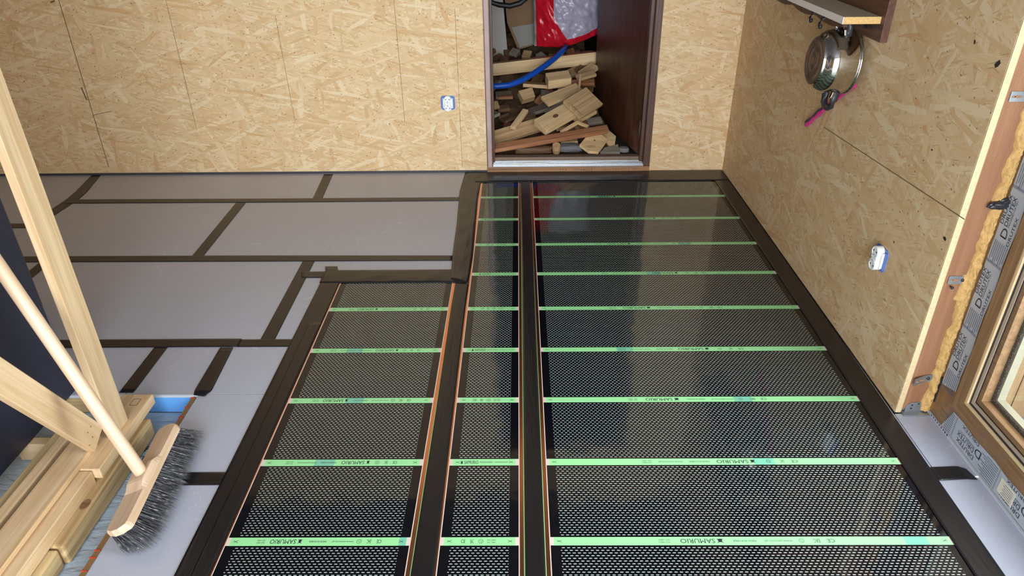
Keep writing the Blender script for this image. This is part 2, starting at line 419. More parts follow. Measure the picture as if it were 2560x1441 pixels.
w = MB().box(XL, RX0, YR-.1, YR, -.1, ZC).box(RX1, XR+.1, YR-.1, YR, -.1, ZC).box(RX0, RX1, YR-.1, YR, RZ1, ZC).box(RX0, RX1, YR-.1, YR, -.1, RZ0)
struct('wall_rear', w, M_osb_b)
struct('ceiling', MB().box(XL-.1, 1.42, YR-.1, YB+.1, ZC, ZC+.08), M_ceil)
struct('trim_1', MB().box(XL, DX0-.001, YB-.003, YB+.0, .0, OB0), M_black2)
# pencil lines and marks on the back wall
def mark(p0, p1, wd, parent=wall_back, Y=YB-.0006, mat=None):
    a = Vector(p0); b = Vector(p1); t = (b-a).normalized(); n = Vector((-t.y, t.x))*wd/2
    m = MB().quad((a.x-n.x, Y, a.y-n.y), (b.x-n.x, Y, b.y-n.y), (b.x+n.x, Y, b.y+n.y), (a.x+n.x, Y, a.y+n.y))
    link('pencil_line', m.mesh('pencil_line'), mat or M_pencil, parent)
def pxmark(a, b, wd):
    A = on(*a, 1, YB); B = on(*b, 1, YB); mark((A.x, A.z), (B.x, B.z), wd)
for a, b, wd in (((135, -40), (272, 418), .0036), ((203, 218), (217, 250), .007), ((405, -40), (492, 325), .002), ((688, 40), (738, 305), .0016),
                 ((982, -30), (1012, 305), .0018), ((1137, 20), (1156, 420), .0016), ((126, 6), (137, 2), .008), ((232, 288), (280, 278), .0028)):
    pxmark(a, b, wd)
# board seam in the right wall
A, B = on(2060, 318, 0, XR), on(2412, 549, 0, XR)
link('board_seam', MB().quad((XR-.0006, A.y, A.z-.0014), (XR-.0006, B.y, B.z-.0014), (XR-.0006, B.y, B.z+.0014), (XR-.0006, A.y, A.z+.0014)).mesh('board_seam'), M_pencil, wall_right)
for k, (x, y) in enumerate(((2494, 160), (2362, 597), (2235, 606), (1990, 270), (2330, 375), (2437, 105))):
    c = on(x, y, 0, XR); r = (.012, .008, .004, .003, .004, .006)[k]
    link('bark_fleck', MB().prism([(r*math.cos(t)*(1.2 if i % 2 else .8), r*.55*math.sin(t)) for i, t in enumerate([j*math.pi/4 for j in range(8)])], 0, .0006, M=Matrix.Translation((XR-.0006, c.y, c.z)) @ Matrix.Rotation(math.pi/2, 4, 'Y') @ Matrix.Rotation(.8+k, 4, 'Z')).mesh('bark_fleck'), M_gasket, wall_right)

# ------------------------------------------------------------------ floor: subfloor, panels
RZ = -.055                                   # level of the membrane where the boards are left out
floor = struct('floor', MB().box(XL, XR+.1, YR, YB, RZ-.06, RZ-.02), M_grey_wall)
RXA, RXB, RYA, RYB = -1.75, -1.022, .55, 1.782      # recess in the boards
JG = .0015
def panel(x0, x1, y0, y1):
    m = MB().box(x0+JG, x1-JG, y0+JG, y1-JG, RZ-.02, 0)
    link('floor_panel', m.mesh('floor_panel'), M_panel, floor)
YS = [3.748, 3.365, 2.717, 2.068, 1.413, .76, .1, -.55, -1.2]
rows = [(YS[0], YS[1], [XL, -2.32, -1.045, .25, 1.2]), (YS[1], YS[2], [XL, -2.33, -1.405, -.1, 1.2]), (YS[2], YS[3], [XL, -2.04, -.898, .4, 1.2]),
        (RYB, YS[3], [XL, -1.255, -1.02, .2, 1.25]), (YS[4], RYB, [RXB, .2, 1.228]), (YS[5], YS[4], [RXB, .3, 1.228]), (YS[6], YS[5], [XL, -1.9, -.6, .7, 1.228]), (YS[7], YS[6], [XL, -1.2, .1, 1.118]), (YS[8], YS[7], [XL, -1.9, -.6, .7, 1.118])]
for a, b, xs in rows:
    y0, y1 = min(a, b), max(a, b)
    for x0, x1 in zip(xs[:-1], xs[1:]):
        if y0 < 1.68 < y1 and x1 > XR-.002: pass
        if y0 >= 1.68 or y1 > 1.7: x1 = min(x1, XR-.002)
        panel(x0, x1, y0, y1)
panel(1.1212, 1.228, 1.415, 1.676)
panel(XL, RXA, RYA+.21, RYB)
# blue foam layer under the far lip of the recess
link('foam_layer', MB().box(-1.21, RXB-.001, RYB-.004, RYB+.0, RZ-.012, -.008).mesh('foam_layer'), M_xps, floor)
link('panel_lip', MB().box(RXA, RXB+.004, RYB-.006, RYB+.0, -.008, .0008).mesh('panel_lip'), flat('lip', srgb(196, 202, 212), .4), floor)

link('wood_packer', MB().box(RXA, -1.21, RYB-.006, RYB, RZ-.012, -.008).mesh('wood_packer'), M_pine_grey, floor)
# membrane in the recess (gently rumpled sheet)
def sheet(nx, ny, fn):
    vs = [fn(i/nx, j/ny) for j in range(ny+1) for i in range(nx+1)]
    fs = [(j*(nx+1)+i, j*(nx+1)+i+1, (j+1)*(nx+1)+i+1, (j+1)*(nx+1)+i) for j in range(ny) for i in range(nx)]
    return vs, fs
def mem(u, v):
    x = RXA+.002+(RXB-RXA-.004)*u; y = RYA+.2+(RYB-.008-RYA-.2)*v
    z = RZ-.012+.004*mnoise.noise(Vector((x*5, y*4, 3)))
    return (x, y, z)
vs, fs = sheet(40, 60, mem)
memb = link('vapour_membrane', MB().add(vs, fs).mesh('vapour_membrane', smooth=True), M_memb, label='pale blue-grey vapour barrier sheet with printed lettering in the floor recess', cat='membrane')
m = MB()
put_text(m, 'ROIZ', (-1.124, 1.588, RZ-.0072), (1, 0, 0), (0, 1, 0), .085, .024)
put_text(m, 'TYP 3', (-1.122, 1.553, RZ-.0072), (1, 0, 0), (0, 1, 0), .075, .017)
put_text(m, '3.', (-1.118, 1.655, RZ-.0072), (1, 0, 0), (0, 1, 0), .022, .016)
link('lettering', m.mesh('lettering', recalc=False), M_ink, memb, kind='stuff')
# brown edging strip with red ticks
pts = []
def edg(t):
    y = RYB-.005-t*(RYB-.78); x = RXB-.010+.004*mnoise.noise(Vector((y*6, 0, 0)))
    return x, y, -.004+.003*mnoise.noise(Vector((y*9, 2, 0)))
n = 60; vs = []; fs = []
for i in range(n+1):
    x, y, z = edg(i/n); vs += [(x-.012, y, z-.006), (x-.001, y, z), (x+.007, y, z-.001)]
for i in range(n): fs += [(3*i, 3*i+1, 3*i+4, 3*i+3), (3*i+1, 3*i+2, 3*i+5, 3*i+4)]
edging = link('edging_strip', MB().add(vs, fs).mesh('edging_strip', smooth=True), M_edging, label='thin brown edging strip with red tick marks along the floor recess', cat='strip')
for y in (1.77, 1.725, 1.677, 1.63, 1.58, 1.18, 1.158, 1.12):
    x, yy, z = edg((RYB-.005-y)/(RYB-.78))
    link('tick_mark', MB().box(x-.010, x+.006, y-.0013, y+.0013, z-.003, z+.0006).mesh('tick_mark'), M_tick, edging)

# ------------------------------------------------------------------ heating films
T, Y0 = .27294, 1.2005
FN = .35                                     # near end, behind the lower edge of the picture
def icon_scissors(m, x, y, z, s, flip):
    f = -1 if flip else 1
    for a in (1, -1):
        m.add([(x-f*s, y+a*.0022, z), (x-f*s, y+a*.0034, z), (x+f*s*.9, y-a*.0030, z), (x+f*s*.9, y-a*.0040, z)], [(0, 1, 2, 3)])
def icon_helmet(m, x0, x1, yc, h, z, rot):
    s = -1 if rot else 1; c = (x0+x1)/2; w_ = (x1-x0)/2
    P = lambda a, b: (c+s*a*w_, yc+s*b*h, z)
    m.add([P(-.55, -.5), P(.55, -.5), P(.62, .05), P(.3, .3), P(-.3, .3), P(-.62, .05)], [(0, 1, 2, 3, 4, 5)])
    for q in (-1, 1):
        m.add([P(q*.35, .15), P(q*1., .5), P(q*.85, .52), P(q*.2, .28)], [(0, 1, 2, 3)])
        m.add([P(q*.5, -.2), P(q*.95, -.5), P(q*.75, -.52), P(q*.4, -.4)], [(0, 1, 2, 3)])
def icon_ring(m, x, y, r, z):
    n = 20; vs = []; fs = []
    for k in range(n):
        a = 2*math.pi*k/n
        for q in (r, r*.86): vs.append((x+q*math.cos(a), y+q*math.sin(a), z))
    for k in range(n): j = (k+1) % n; fs.append((2*k, 2*j, 2*j+1, 2*k+1))
    m.add(vs, fs)
    for a in (.6, 2.4, -1.2):
        m.add([(x-.0004, y, z), (x+.0004, y, z), (x+r*.75*math.cos(a)+.0004, y+r*.75*math.sin(a), z), (x+r*.75*math.cos(a)-.0004, y+r*.75*math.sin(a), z)], [(0, 1, 2, 3)])
def lettering(items, z, rot, xs0, xs1):
    """one strip's print, strip centre at y = 0"""
    m = MB(); r = (-1, 0, 0) if rot else (1, 0, 0); u = (0, -1, 0) if rot else (0, 1, 0)
    def tx(s, a, b, h, dy=0):
        o = (b, h/2+dy, z) if rot else (a, -h/2+dy, z)
        put_text(m, s, o, r, u, b-a, h)
    for k, a, b in items:
        if k == 'SAM': tx('SAMURIO', a, b, .0135)
        elif k == 'MADE': tx('MADE IN KOREA', a, b, .0052)
        elif k == 'WWW': tx('www.samurio.pl', a, b, .0062)
        elif k == 'ISO': tx('ISO 9001', a, b, .0038, -.0034 if rot else .0034); tx('ISO 14001', a, b, .0038, .0034 if rot else -.0034)
        elif k == 'CE': tx('CE', a, b, .0105)
        elif k == 'EAC': tx('EAC', a, b, .0115)
        elif k == 'LOGO': icon_helmet(m, a, b, 0, .0125, z, rot)
        elif k == 'CIRC': icon_ring(m, (a+b)/2, 0, .0062, z)
    icon_scissors(m, xs0, 0, z, .006, False); icon_scissors(m, xs1, 0, z, .006, True)
    return m.mesh('lettering', recalc=False)
def heating_film(xl, xr, yfar, va, vb, rot, first, label, teal):
    """xl/xr: inner ends of the green strips; busbars sit outside them"""
    root = thing('heating_film', ((xl+xr)/2, (FN+yfar)/2, 0), label, 'heating film')
    z0 = .0006
    fm = film_mat('carbon_film', xl+.024, xr-.024, Y0, T)
    link('carbon_sheet', MB().box(xl-.018, xr+.018, FN, yfar, .0001, z0).mesh('carbon_sheet'), fm, root)
    for s, x in ((-1, xl), (1, xr)):
        a, b = (x-.0025, x) if s < 0 else (x, x+.0025)
        link('silver_line', MB().box(a, b, FN, yfar, z0, z0+.0001).mesh('silver_line'), M_pale, root)
        a, b = (x-.0125, x-.0025) if s < 0 else (x+.0025, x+.0125)
        link('copper_busbar', MB().box(a, b, FN, yfar, z0, z0+.00015).mesh('copper_busbar'), M_copper, root)
        a, b = (x-.0155, x-.0125) if s < 0 else (x+.0125, x+.0155)
        link('clear_edge', MB().box(a, b, FN, yfar, z0, z0+.0001).mesh('clear_edge'), M_edgegreen, root)
    h = .0125
    la = lettering(va, z0+.0004, rot, xl+.022, xr-.022); lb = lettering(vb, z0+.0004, rot, xl+.022, xr-.022)
    k = -3
    while Y0+k*T < yfar-.02:
        y = Y0+k*T
        if y-h > FN:
            m = MB().box(xl, xr, y-h, y+h, z0, z0+.0002, 0)
            for a, b in ((xl, xl+.008), (xr-.008, xr)): m.box(a, b, y-h, y+h, z0, z0+.00024, 1)
            tx = teal(k)
            if tx: m.box(tx, min(tx+.055, xr-.009), y-h, y+h, z0, z0+.00022, 2)
            st = link('green_strip', m.mesh('green_strip'), [M_green, M_pale, M_teal], root)
            link('lettering', la if (k+first) % 2 == 0 else lb, M_ink, st, Matrix.Translation((0, y, 0)), kind='stuff')
        k += 1
    return root
heating_film(.0705, 1.048, 3.60,
    [('ISO', .334, .361), ('SAM', .387, .471), ('LOGO', .475, .492), ('MADE', .515, .571), ('WWW', .592, .659), ('CIRC', .674, .688), ('EAC', .710, .725), ('CE', .743, .761)],
    [('ISO', .336, .360), ('WWW', .381, .447), ('MADE', .465, .521), ('SAM', .541, .628), ('LOGO', .632, .648), ('CIRC', .676, .692), ('EAC', .715, .726), ('CE', .746, .764)],
    True, 0, 'widest black heating film with green printed strips, beside the OSB side wall', lambda k: (.93, .645, .66, .33, None, .52, .7, None, .4)[k] if 0 <= k < 9 else None)
heating_film(-.723, -.2735, 2.53,
    [('ISO', -.649, -.630), ('SAM', -.617, -.553), ('LOGO', -.549, -.538), ('MADE', -.521, -.478), ('WWW', -.464, -.412), ('CIRC', -.403, -.393), ('EAC', -.379, -.369), ('CE', -.355, -.343)],
    [('ISO', -.655, -.636), ('WWW', -.622, -.570), ('MADE', -.558, -.515), ('SAM', -.50, -.436), ('LOGO', -.431, -.421), ('CIRC', -.406, -.395), ('EAC', -.380, -.372), ('CE', -.357, -.345)],
    True, 0, 'short black heating film with green printed strips, ending in front of the grey boards', lambda k: (-.30, -.575, -.545, -.60)[k] if 0 <= k < 4 else None)
S0, SW = -.198, .191
f_ = lambda a, b: (S0+a*SW, S0+b*SW)
heating_film(-.198, -.007, 3.60,
    [('CE', *f_(.26, .317)), ('EAC', *f_(.38, .424)), ('CIRC', *f_(.49, .54)), ('ISO', *f_(.596, .707))],
    [('LOGO', *f_(.155, .195)), ('SAM', *f_(.21, .415)), ('MADE', *f_(.4375, .6225)), ('WWW', *f_(.65, .84))],
    False, 0, 'narrow black heating film with green printed strips, between the two wider films', lambda k: None)

# ------------------------------------------------------------------ tape
_tz = [0.]
def tape(Ls, Rs, label, group=None, z=.0012, wrinkle=.0, seg=.02):
    """Ls, Rs: matching points along both edges (x, y)"""
    _tz[0] += .00006; z = z+_tz[0]
    Ls = [Vector((p[0], p[1])) for p in Ls]; Rs = [Vector((p[0], p[1])) for p in Rs]
    rows = []; ln = 0.
    for i in range(len(Ls)-1):
        d = ((Ls[i+1]+Rs[i+1])-(Ls[i]+Rs[i])).length/2; n = max(1, int(d/seg))
        for j in range(n+(i == len(Ls)-2)):
            t = j/n; rows.append((Ls[i].lerp(Ls[i+1], t), Rs[i].lerp(Rs[i+1], t), ln+d*t))
        ln += d
    nx = 8; vs = []; uvs = []; sd = random.uniform(0, 50)
    for r, (l, q, s) in enumerate(rows):
        for k in range(nx+1):
            p = l.lerp(q, k/nx); e = min(k, nx-k)/nx*2
            h = 0.
            if wrinkle: h = wrinkle*e**.5*max(0, .35+mnoise.noise(Vector((p.x*22+sd, p.y*9, sd))))
            vs.append((p.x, p.y, z+h)); uvs.append((s+sd, k/nx*(l-q).length+sd))
    R = len(rows); fs = [(r*(nx+1)+k, r*(nx+1)+k+1, (r+1)*(nx+1)+k+1, (r+1)*(nx+1)+k) for r in range(R-1) for k in range(nx)]
    # skirt gives the tape its thickness
    rim = [k for k in range(nx+1)]+[r*(nx+1)+nx for r in range(1, R)]+[(R-1)*(nx+1)+k for k in range(nx-1, -1, -1)]+[r*(nx+1) for r in range(R-2, 0, -1)]
    b = len(vs)
    for i in rim: vs.append((vs[i][0], vs[i][1], z-.0008)); uvs.append(uvs[i])
    fs += [(rim[i], rim[(i+1) % len(rim)], b+(i+1) % len(rim), b+i) for i in range(len(rim))]
    me = bpy.data.meshes.new('tape_strip'); me.from_pydata(vs, [], fs)
    ul = me.uv_layers.new(name='UVMap')
    for lp in me.loops: ul.data[lp.index].uv = uvs[lp.vertex_index]
    bm = bmesh.new(); bm.from_mesh(me); bmesh.ops.recalc_face_normals(bm, faces=bm.faces); bm.to_mesh(me); bm.free()
    me.polygons.foreach_set('use_smooth', [True]*len(me.polygons))
    return link('tape_strip', me, M_tape, label=label, cat='tape', group=group)
def tx_(y, x0, x1, h=.05, **k): return tape([(x0, y+h/2), (x1, y+h/2)], [(x0, y-h/2), (x1, y-h/2)], **k)
def ty_(x, y0, y1, wd=.05, dx=0., **k): return tape([(x-wd/2, y0), (x-wd/2+dx, y1)], [(x+wd/2, y0), (x+wd/2+dx, y1)], **k)
JT = 'black tape over the joints of the grey boards'
tape([(-2.392, 3.75), (-2.350, 3.5), (-2.341, 3.394), (-2.348, 3.10)], [(-2.342, 3.75), (-2.286, 3.5), (-2.275, 3.394), (-2.292, 3.10)], label='black joint tape meeting the OSB back wall, bent at its wall end', group=JT)
tx_(3.074, -3.2, -2.325, label='black joint tape on the grey boards, partly behind the upright post', group=JT, z=.0016)
tape([(-2.325, 3.396), (-1.2, 3.388), (-.30, 3.388)], [(-2.325, 3.343), (-1.2, 3.338), (-.30, 3.341)], label='long black joint tape parallel to the back wall, the one closest to it', group=JT, z=.0016, wrinkle=.001)
ty_(-1.06, 3.735, 3.37, dx=.025, label='short black joint tape between the back wall and the long tape closest to it', group=JT)
ty_(-1.414, 3.345, 2.73, dx=.013, label='black joint tape joining the two long tapes parallel to the back wall', group=JT)
tape([(-2.4, 2.752), (-1.218, 2.746), (-.285, 2.733)], [(-2.4, 2.698), (-1.199, 2.690), (-.285, 2.685)], label='long black joint tape parallel to the back wall, second one from it', group=JT, z=.0016)
ty_(-2.04, 2.70, 2.10, label='black joint tape running behind the dark standing panel and post', group=JT)
ty_(-.903, 2.70, 2.07, dx=.008, wd=.051, label='black joint tape beside a narrow sliver of grey board', group=JT)
tape([(-2.2, 2.092), (-.989, 2.094)], [(-2.2, 2.042), (-.989, 2.044)], label='thick doubled black joint tape passing behind the post foot', group=JT, z=.0022)
tx_(2.067, -1.0, -.79, .046, label='short black joint tape continuing the doubled tape to the short film', group=JT, z=.0014)
ty_(-1.255, 2.05, 1.79, wd=.047, label='black joint tape ending at the floor recess, closer to the post', group=JT)
tape([(-1.046, 2.04), (-1.04, 1.80), (-1.034, 1.776)], [(-1.0, 2.04), (-.985, 1.80), (-.995, 1.768)], label='black joint tape ending at the recess corner with a folded end', group=JT, z=.0016, wrinkle=.003)
tx_(1.413, -.96, -.80, .048, label='short black joint tape running under the broom bristles', group=JT)
tape([(-.91, 2.593), (-.80, 2.595)], [(-.895, 2.541), (-.79, 2.541)], label='short black tape tab at the corner of the short film', group='black tape around the films')
tape([(-.82, 2.636), (-.80, 2.57)], [(-.768, 2.636), (-.748, 2.57)], label='small square black tape patch at the corner of the short film', group='black tape around the films', z=.0026)
tape([(-.81, 2.603), (-.5, 2.602), (-.235, 2.604)], [(-.81, 2.495), (-.5, 2.495), (-.235, 2.493)], label='wrinkled black tape across the far end of the short film', z=.002, wrinkle=.005)
tape([(-.806, 2.56), (-.808, 2.09), (-.81, 1.41), (-.815, FN)], [(-.729, 2.56), (-.7285, 2.09), (-.7295, 1.41), (-.7325, FN)], label='long black border tape along the outer side of the short film', z=.0018)
tape([(-.775, 2.2), (-.772, 1.41), (-.77, FN)], [(-.732, 2.2), (-.7335, 1.41), (-.736, FN)], label='second black tape layer on the outer border of the short film', z=.0026, wrinkle=.0008)
tape([(-.2605, 2.50), (-.262, 2.30), (-.2585, 1.7), (-.2585, FN)], [(-.205, 2.50), (-.207, 2.30), (-.205, 1.7), (-.2035, FN)], label='black tape strip between the short film and the narrow film', z=.0016, wrinkle=.0012)
tape([(-.30, 3.745), (-.312, 3.464), (-.297, 3.064), (-.291, 2.733), (-.282, 2.52)], [(-.205, 3.745), (-.211, 3.355), (-.207, 3.063), (-.2025, 2.732), (-.207, 2.48)], label='wide wrinkled black tape beside the far half of the narrow film', z=.0024, wrinkle=.005)
tape([(.006, 3.62), (.008, 2.5), (.0085, FN)], [(.0575, 3.62), (.057, 2.5), (.0555, FN)], label='black tape strip between the narrow film and the widest film', z=.0016, wrinkle=.0006)
tape([(-.30, 3.748), (XR-.004, 3.748)], [(-.27, 3.59), (XR-.004, 3.59)], label='wide black tape along the foot of the doorway wall', z=.0028, wrinkle=.002)
tape([(1.043, 3.62), (1.047, 2.4), (1.043, 1.48), (1.041, FN)], [(1.1195, 3.62), (1.1195, 2.4), (1.1135, 1.62), (1.108, FN)], label='wide black border tape along the foot of the OSB side wall', z=.0018, wrinkle=.0005)
tape([(1.105, 1.447), (1.19, 1.451), (1.208, 1.44)], [(1.105, 1.397), (1.19, 1.403), (1.217, 1.400)], label='short black tape from the border tape to the window frame', z=.0014)

# ------------------------------------------------------------------ doorway
door = thing('door_1', (.27, YB+.06, 0), 'dark brown wooden door standing open into the store room', 'door', kind='structure')
YJ = YB+.115
def jamb(x0, x1, x2, nm):   # stepped jamb
    m = MB().box(min(x0, x1), max(x0, x1), YB-.006, YJ, .0, DZ).box(min(x1, x2), max(x1, x2), YB+.05, YJ, .0, DZ)
    return link(nm, m.mesh(nm), M_jamb, door)
jamb(-.1775, -.146, -.137, 'door_jamb'); jamb(.7175, .683, .668, 'door_jamb')
link('worn_edge', MB().box(-.1725, -.151, YB-.0075, YB-.006, .0, DZ).mesh('worn_edge'), flat('worn_paint', srgb(176, 150, 146), .45, var=.25, vscale=14), door)
link('head_rail', MB().box(-.1775, .7175, YB-.006, YJ, DZ-.04, DZ).mesh('head_rail'), M_jamb, door)
link('sill_board', MB().box(-.1775, .7175, YB-.012, YB+.03, .004, .03).mesh('sill_board', bevel=.002), wood('sill_wood', srgb(168, 122, 84), srgb(120, 84, 56), 1.2), door)
th = link('threshold', MB().box(-.146, .683, YB-.004, YB+.075, .03, .036).mesh('threshold'), M_alu, door)
for k in range(6):
    y = YB+.002+k*.0125
    link('threshold_rib', MB().box(-.146, .683, y, y+.007, .036, .0405).mesh('threshold_rib', bevel=.001), M_alu, th)
link('outer_sill', MB().box(-.146, .683, YB+.075, YB+.118, .03, .058).mesh('outer_sill'), flat('worn_sill', srgb(128, 106, 88), .6, var=.2), door)
# writing scribble on the sill board
m = MB(); rs = random.Random(5)
x = .22
while x < .66:
    if rs.random() < .82:
        for _ in range(3):
            a = Vector((x+rs.uniform(0, .011), rs.uniform(.010, .022))); b = Vector((x+rs.uniform(0, .011), rs.uniform(.010, .022)))
            t = (b-a).normalized() if (b-a).length > 1e-4 else Vector((1, 0)); nn = Vector((-t.y, t.x))*.0007
            m.quad((a.x-nn.x, YB-.0126, a.y-nn.y), (b.x-nn.x, YB-.0126, b.y-nn.y), (b.x+nn.x, YB-.0126, b.y+nn.y), (a.x+nn.x, YB-.0126, a.y+nn.y))
    x += .0145
link('pencil_writing', m.mesh('pencil_writing', recalc=False), M_ink, door, kind='stuff')
# leaf, hinged on the right jamb, swung into the store room
H = Vector((.676, YB+.112, .05)); E_ = Vector((.497, 4.715, .05)); dv = (E_-H).normalized(); nv = Vector((dv.y, -dv.x, 0))
Ml = Matrix(((dv.x, nv.x, 0, H.x), (dv.y, nv.y, 0, H.y), (0, 0, 1, H.z), (0, 0, 0, 1)))
leaf = link('door_leaf', MB().box(0, (E_-H).length, 0, .04, 0, 1.98).mesh('door_leaf', bevel=.002), M_door, door, Ml)
link('door_handle', MB().tube([Ml @ Vector((.79, -.0, 1.0)), Ml @ Vector((.79, -.045, 1.0)), Ml @ Vector((.68, -.05, 1.0))], .008, 8).mesh('door_handle', smooth=True), M_alu, leaf)
link('hinge', MB().lathe([(.0, 0), (.008, 0), (.008, .09), (0, .09)], 12, M=Matrix.Translation((.672, YB+.108, .16))).mesh('hinge', smooth=True), M_steel, leaf)

# ------------------------------------------------------------------ store room behind the doorway
SX0, SX1, SY1 = -1.3, 1.3, 6.2
struct('floor_store', MB().box(SX0, SX1, YB+.1, SY1, -.1, -.03), M_grey_wall)
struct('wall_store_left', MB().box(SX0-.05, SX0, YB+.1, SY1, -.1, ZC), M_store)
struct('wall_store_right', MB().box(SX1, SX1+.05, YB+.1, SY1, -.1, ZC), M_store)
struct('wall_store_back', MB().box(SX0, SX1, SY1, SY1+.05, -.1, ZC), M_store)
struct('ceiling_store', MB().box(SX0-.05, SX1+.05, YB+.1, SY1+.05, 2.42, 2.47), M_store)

SL, SY0_ = .40, 4.0                         # slope of the scrap heap
def heap_z(y): return SL*(y-SY0_)
def onheap(x, y, lift=0.):
    d = ray(x, y)                           # z = SL*(Y-SY0)+lift
    t = (SL*(CAM.y-SY0_)+lift-CAM.z)/(d.z-SL*d.y)
    return CAM+d*t
def leafx(y): return H.x+(y-H.y)*dv.x/dv.y
def hp(u, v):
    y = 3.90+u*1.55; x0 = SX0+.02; x1 = (leafx(y)-.03) if y < 4.75 else (leafx(4.72)-.03)
    x = x0+(x1-x0)*v
    return (x, y, max(-.028, heap_z(y)-.085+.045*mnoise.noise(Vector((x*7, y*7, 1)))+.02*mnoise.noise(Vector((x*23, y*23, 5)))))
vs, fs = sheet(60, 60, hp)
heap = link('scrap_heap', MB().add(vs, fs).mesh('scrap_heap'), flat('heap_litter', srgb(104, 78, 54), .9, var=.6, vscale=30, bmp=.6, bscale=60), label='dark litter of wood chips under the offcut pile in the store room', cat='wood scraps', kind='stuff')
UPN = Vector((0, -SL, 1)).normalized()
W_l = wood('offcut_light', srgb(238, 204, 156), srgb(212, 172, 122), 1.4)
W_m = wood('offcut_mid', srgb(208, 172, 128), srgb(172, 136, 94), 1.4)
W_d = wood('offcut_dark', srgb(128, 96, 66), srgb(92, 66, 44), 1.4)
W_r = wood('offcut_red', srgb(170, 116, 80), srgb(126, 80, 52), 1.4)
W_g = wood('offcut_grey', srgb(158, 148, 132), srgb(124, 114, 100), 1.4)
Z3 = lambda zx, zy: (1180+zx/3.276, zy/3.276)
GP = 'wood offcuts piled behind the doorway'
def offcut(a, b, wd, th, lift, mat, label=None, roll=0., pitch=0., name='wood_offcut', lb=None, skew=.0):
    A = onheap(*Z3(*a), lift); B = onheap(*Z3(*b), lift if lb is None else lb)
    up = (Matrix.Rotation(roll, 3, (B-A).normalized()) @ UPN)
    return beam(name, A, B, wd, th, up, mat, label=label or 'small plain wood offcut half buried in the pile behind the doorway', cat='wood offcut', group=GP, bevel=.002, skew=skew)
offcut((120, 572), (1012, 470), .105, .075, .06, W_l, 'long squared beam lying across the offcut pile under the red bag', name='wood_beam', roll=-.5)
b_ = offcut((612, 665), (800, 640), .085, .06, .135, W_l, 'short thick wood block on top of the offcut pile, under the blue hose')
offcut((595, 835), (880, 720), .085, .02, .125, W_l, 'light plank with a pale sawn edge below the thick block', roll=.05)
offcut((425, 690), (640, 705), .12, .022, .05, W_m, 'tilted square board end just below the blue hose', roll=-.5)
kn = offcut((556, 1045), (850, 880), .105, .045, .135, W_l, 'plank with a dark oval knot and a bright sawn end', roll=.1)
link('knot', MB().prism([(.013*math.cos(t*math.pi/6)*1.5, .013*math.sin(t*math.pi/6)) for t in range(12)], 0, .0012, M=WM[kn] @ Matrix.Translation((.12, .0, .0225))).mesh('knot'), W_d, kn)
wr = offcut((815, 905), (1000, 790), .15, .02, .185, W_m, 'grey-brown board offcut with black handwriting on its edge', roll=.3)
m = MB(); rs = random.Random(2)
for k in range(7):
    m.tube([WM[wr] @ Vector((.012+.008*rs.random(), -.06+k*.012+.006*rs.random(), .0102)), WM[wr] @ Vector((.024+.006*rs.random(), -.055+k*.012+.006*rs.random(), .0102)), WM[wr] @ Vector((.014+.008*rs.random(), -.05+k*.012, .0102))], .0012, 4)
link('handwriting', m.mesh('handwriting'), M_ink, wr, kind='stuff')
offcut((150, 1222), (1110, 1058), .04, .035, .10, W_r, 'long reddish-brown batten lying across the front of the pile', name='wood_batten', roll=.2)
offcut((130, 1150), (590, 1010), .085, .03, .06, W_m, 'weathered plank behind the reddish batten at the jamb side', roll=.3)
offcut((335, 1050), (440, 905), .035, .02, .12, W_l, 'short pale stick leaning against the weathered plank')
offcut((430, 935), (650, 865), .11, .02, .0, W_g, 'grey board end in the hollow of the pile', roll=-.4)
offcut((395, 800), (500, 770), .07, .05, .05, W_m, 'chipped chunk of wood beside the tilted board end', roll=.4, skew=1)
offcut((540, 850), (650, 735), .06, .02, -.03, W_r, 'dark reddish board slanting behind the pale plank', roll=.4)
pl = MB().tube([onheap(*Z3(628, 940), .065), onheap(*Z3(860, 775), .065)], .03, 14)
link('wooden_pole', pl.mesh('wooden_pole'), W_g, label='grey round pole offcut between the pale plank and the knotted plank', cat='wood offcut', group=GP)
offcut((868, 810), (890, 610), .014, .01, .15, W_l, 'thin pale lath standing up in the pile')
offcut((790, 680), (1000, 676), .045, .02, .10, W_r, 'reddish board running in behind the open door')
offcut((860, 640), (1005, 600), .05, .02, .135, W_m, 'small board end above the reddish board by the door')
offcut((770, 625), (930, 540), .075, .02, .02, W_m, 'board slanting under the long squared beam')
offcut((900, 615), (1010, 540), .07, .02, .085, W_l, 'pale board end between the squared beam and the door')
offcut((858, 1000), (950, 1040), .018, .015, .10, W_l, 'thin pale stick crossing below the handwritten board')
offcut((730, 1085), (870, 1000), .02, .014, .105, W_l, 'slim pale stick below the knotted plank')
offcut((850, 990), (1000, 905), .05, .02, .075, W_l, 'pale strip of board under the handwritten board')
offcut((940, 1005), (1060, 985), .05, .02, .03, W_g, 'grey board end beside the foot of the door')
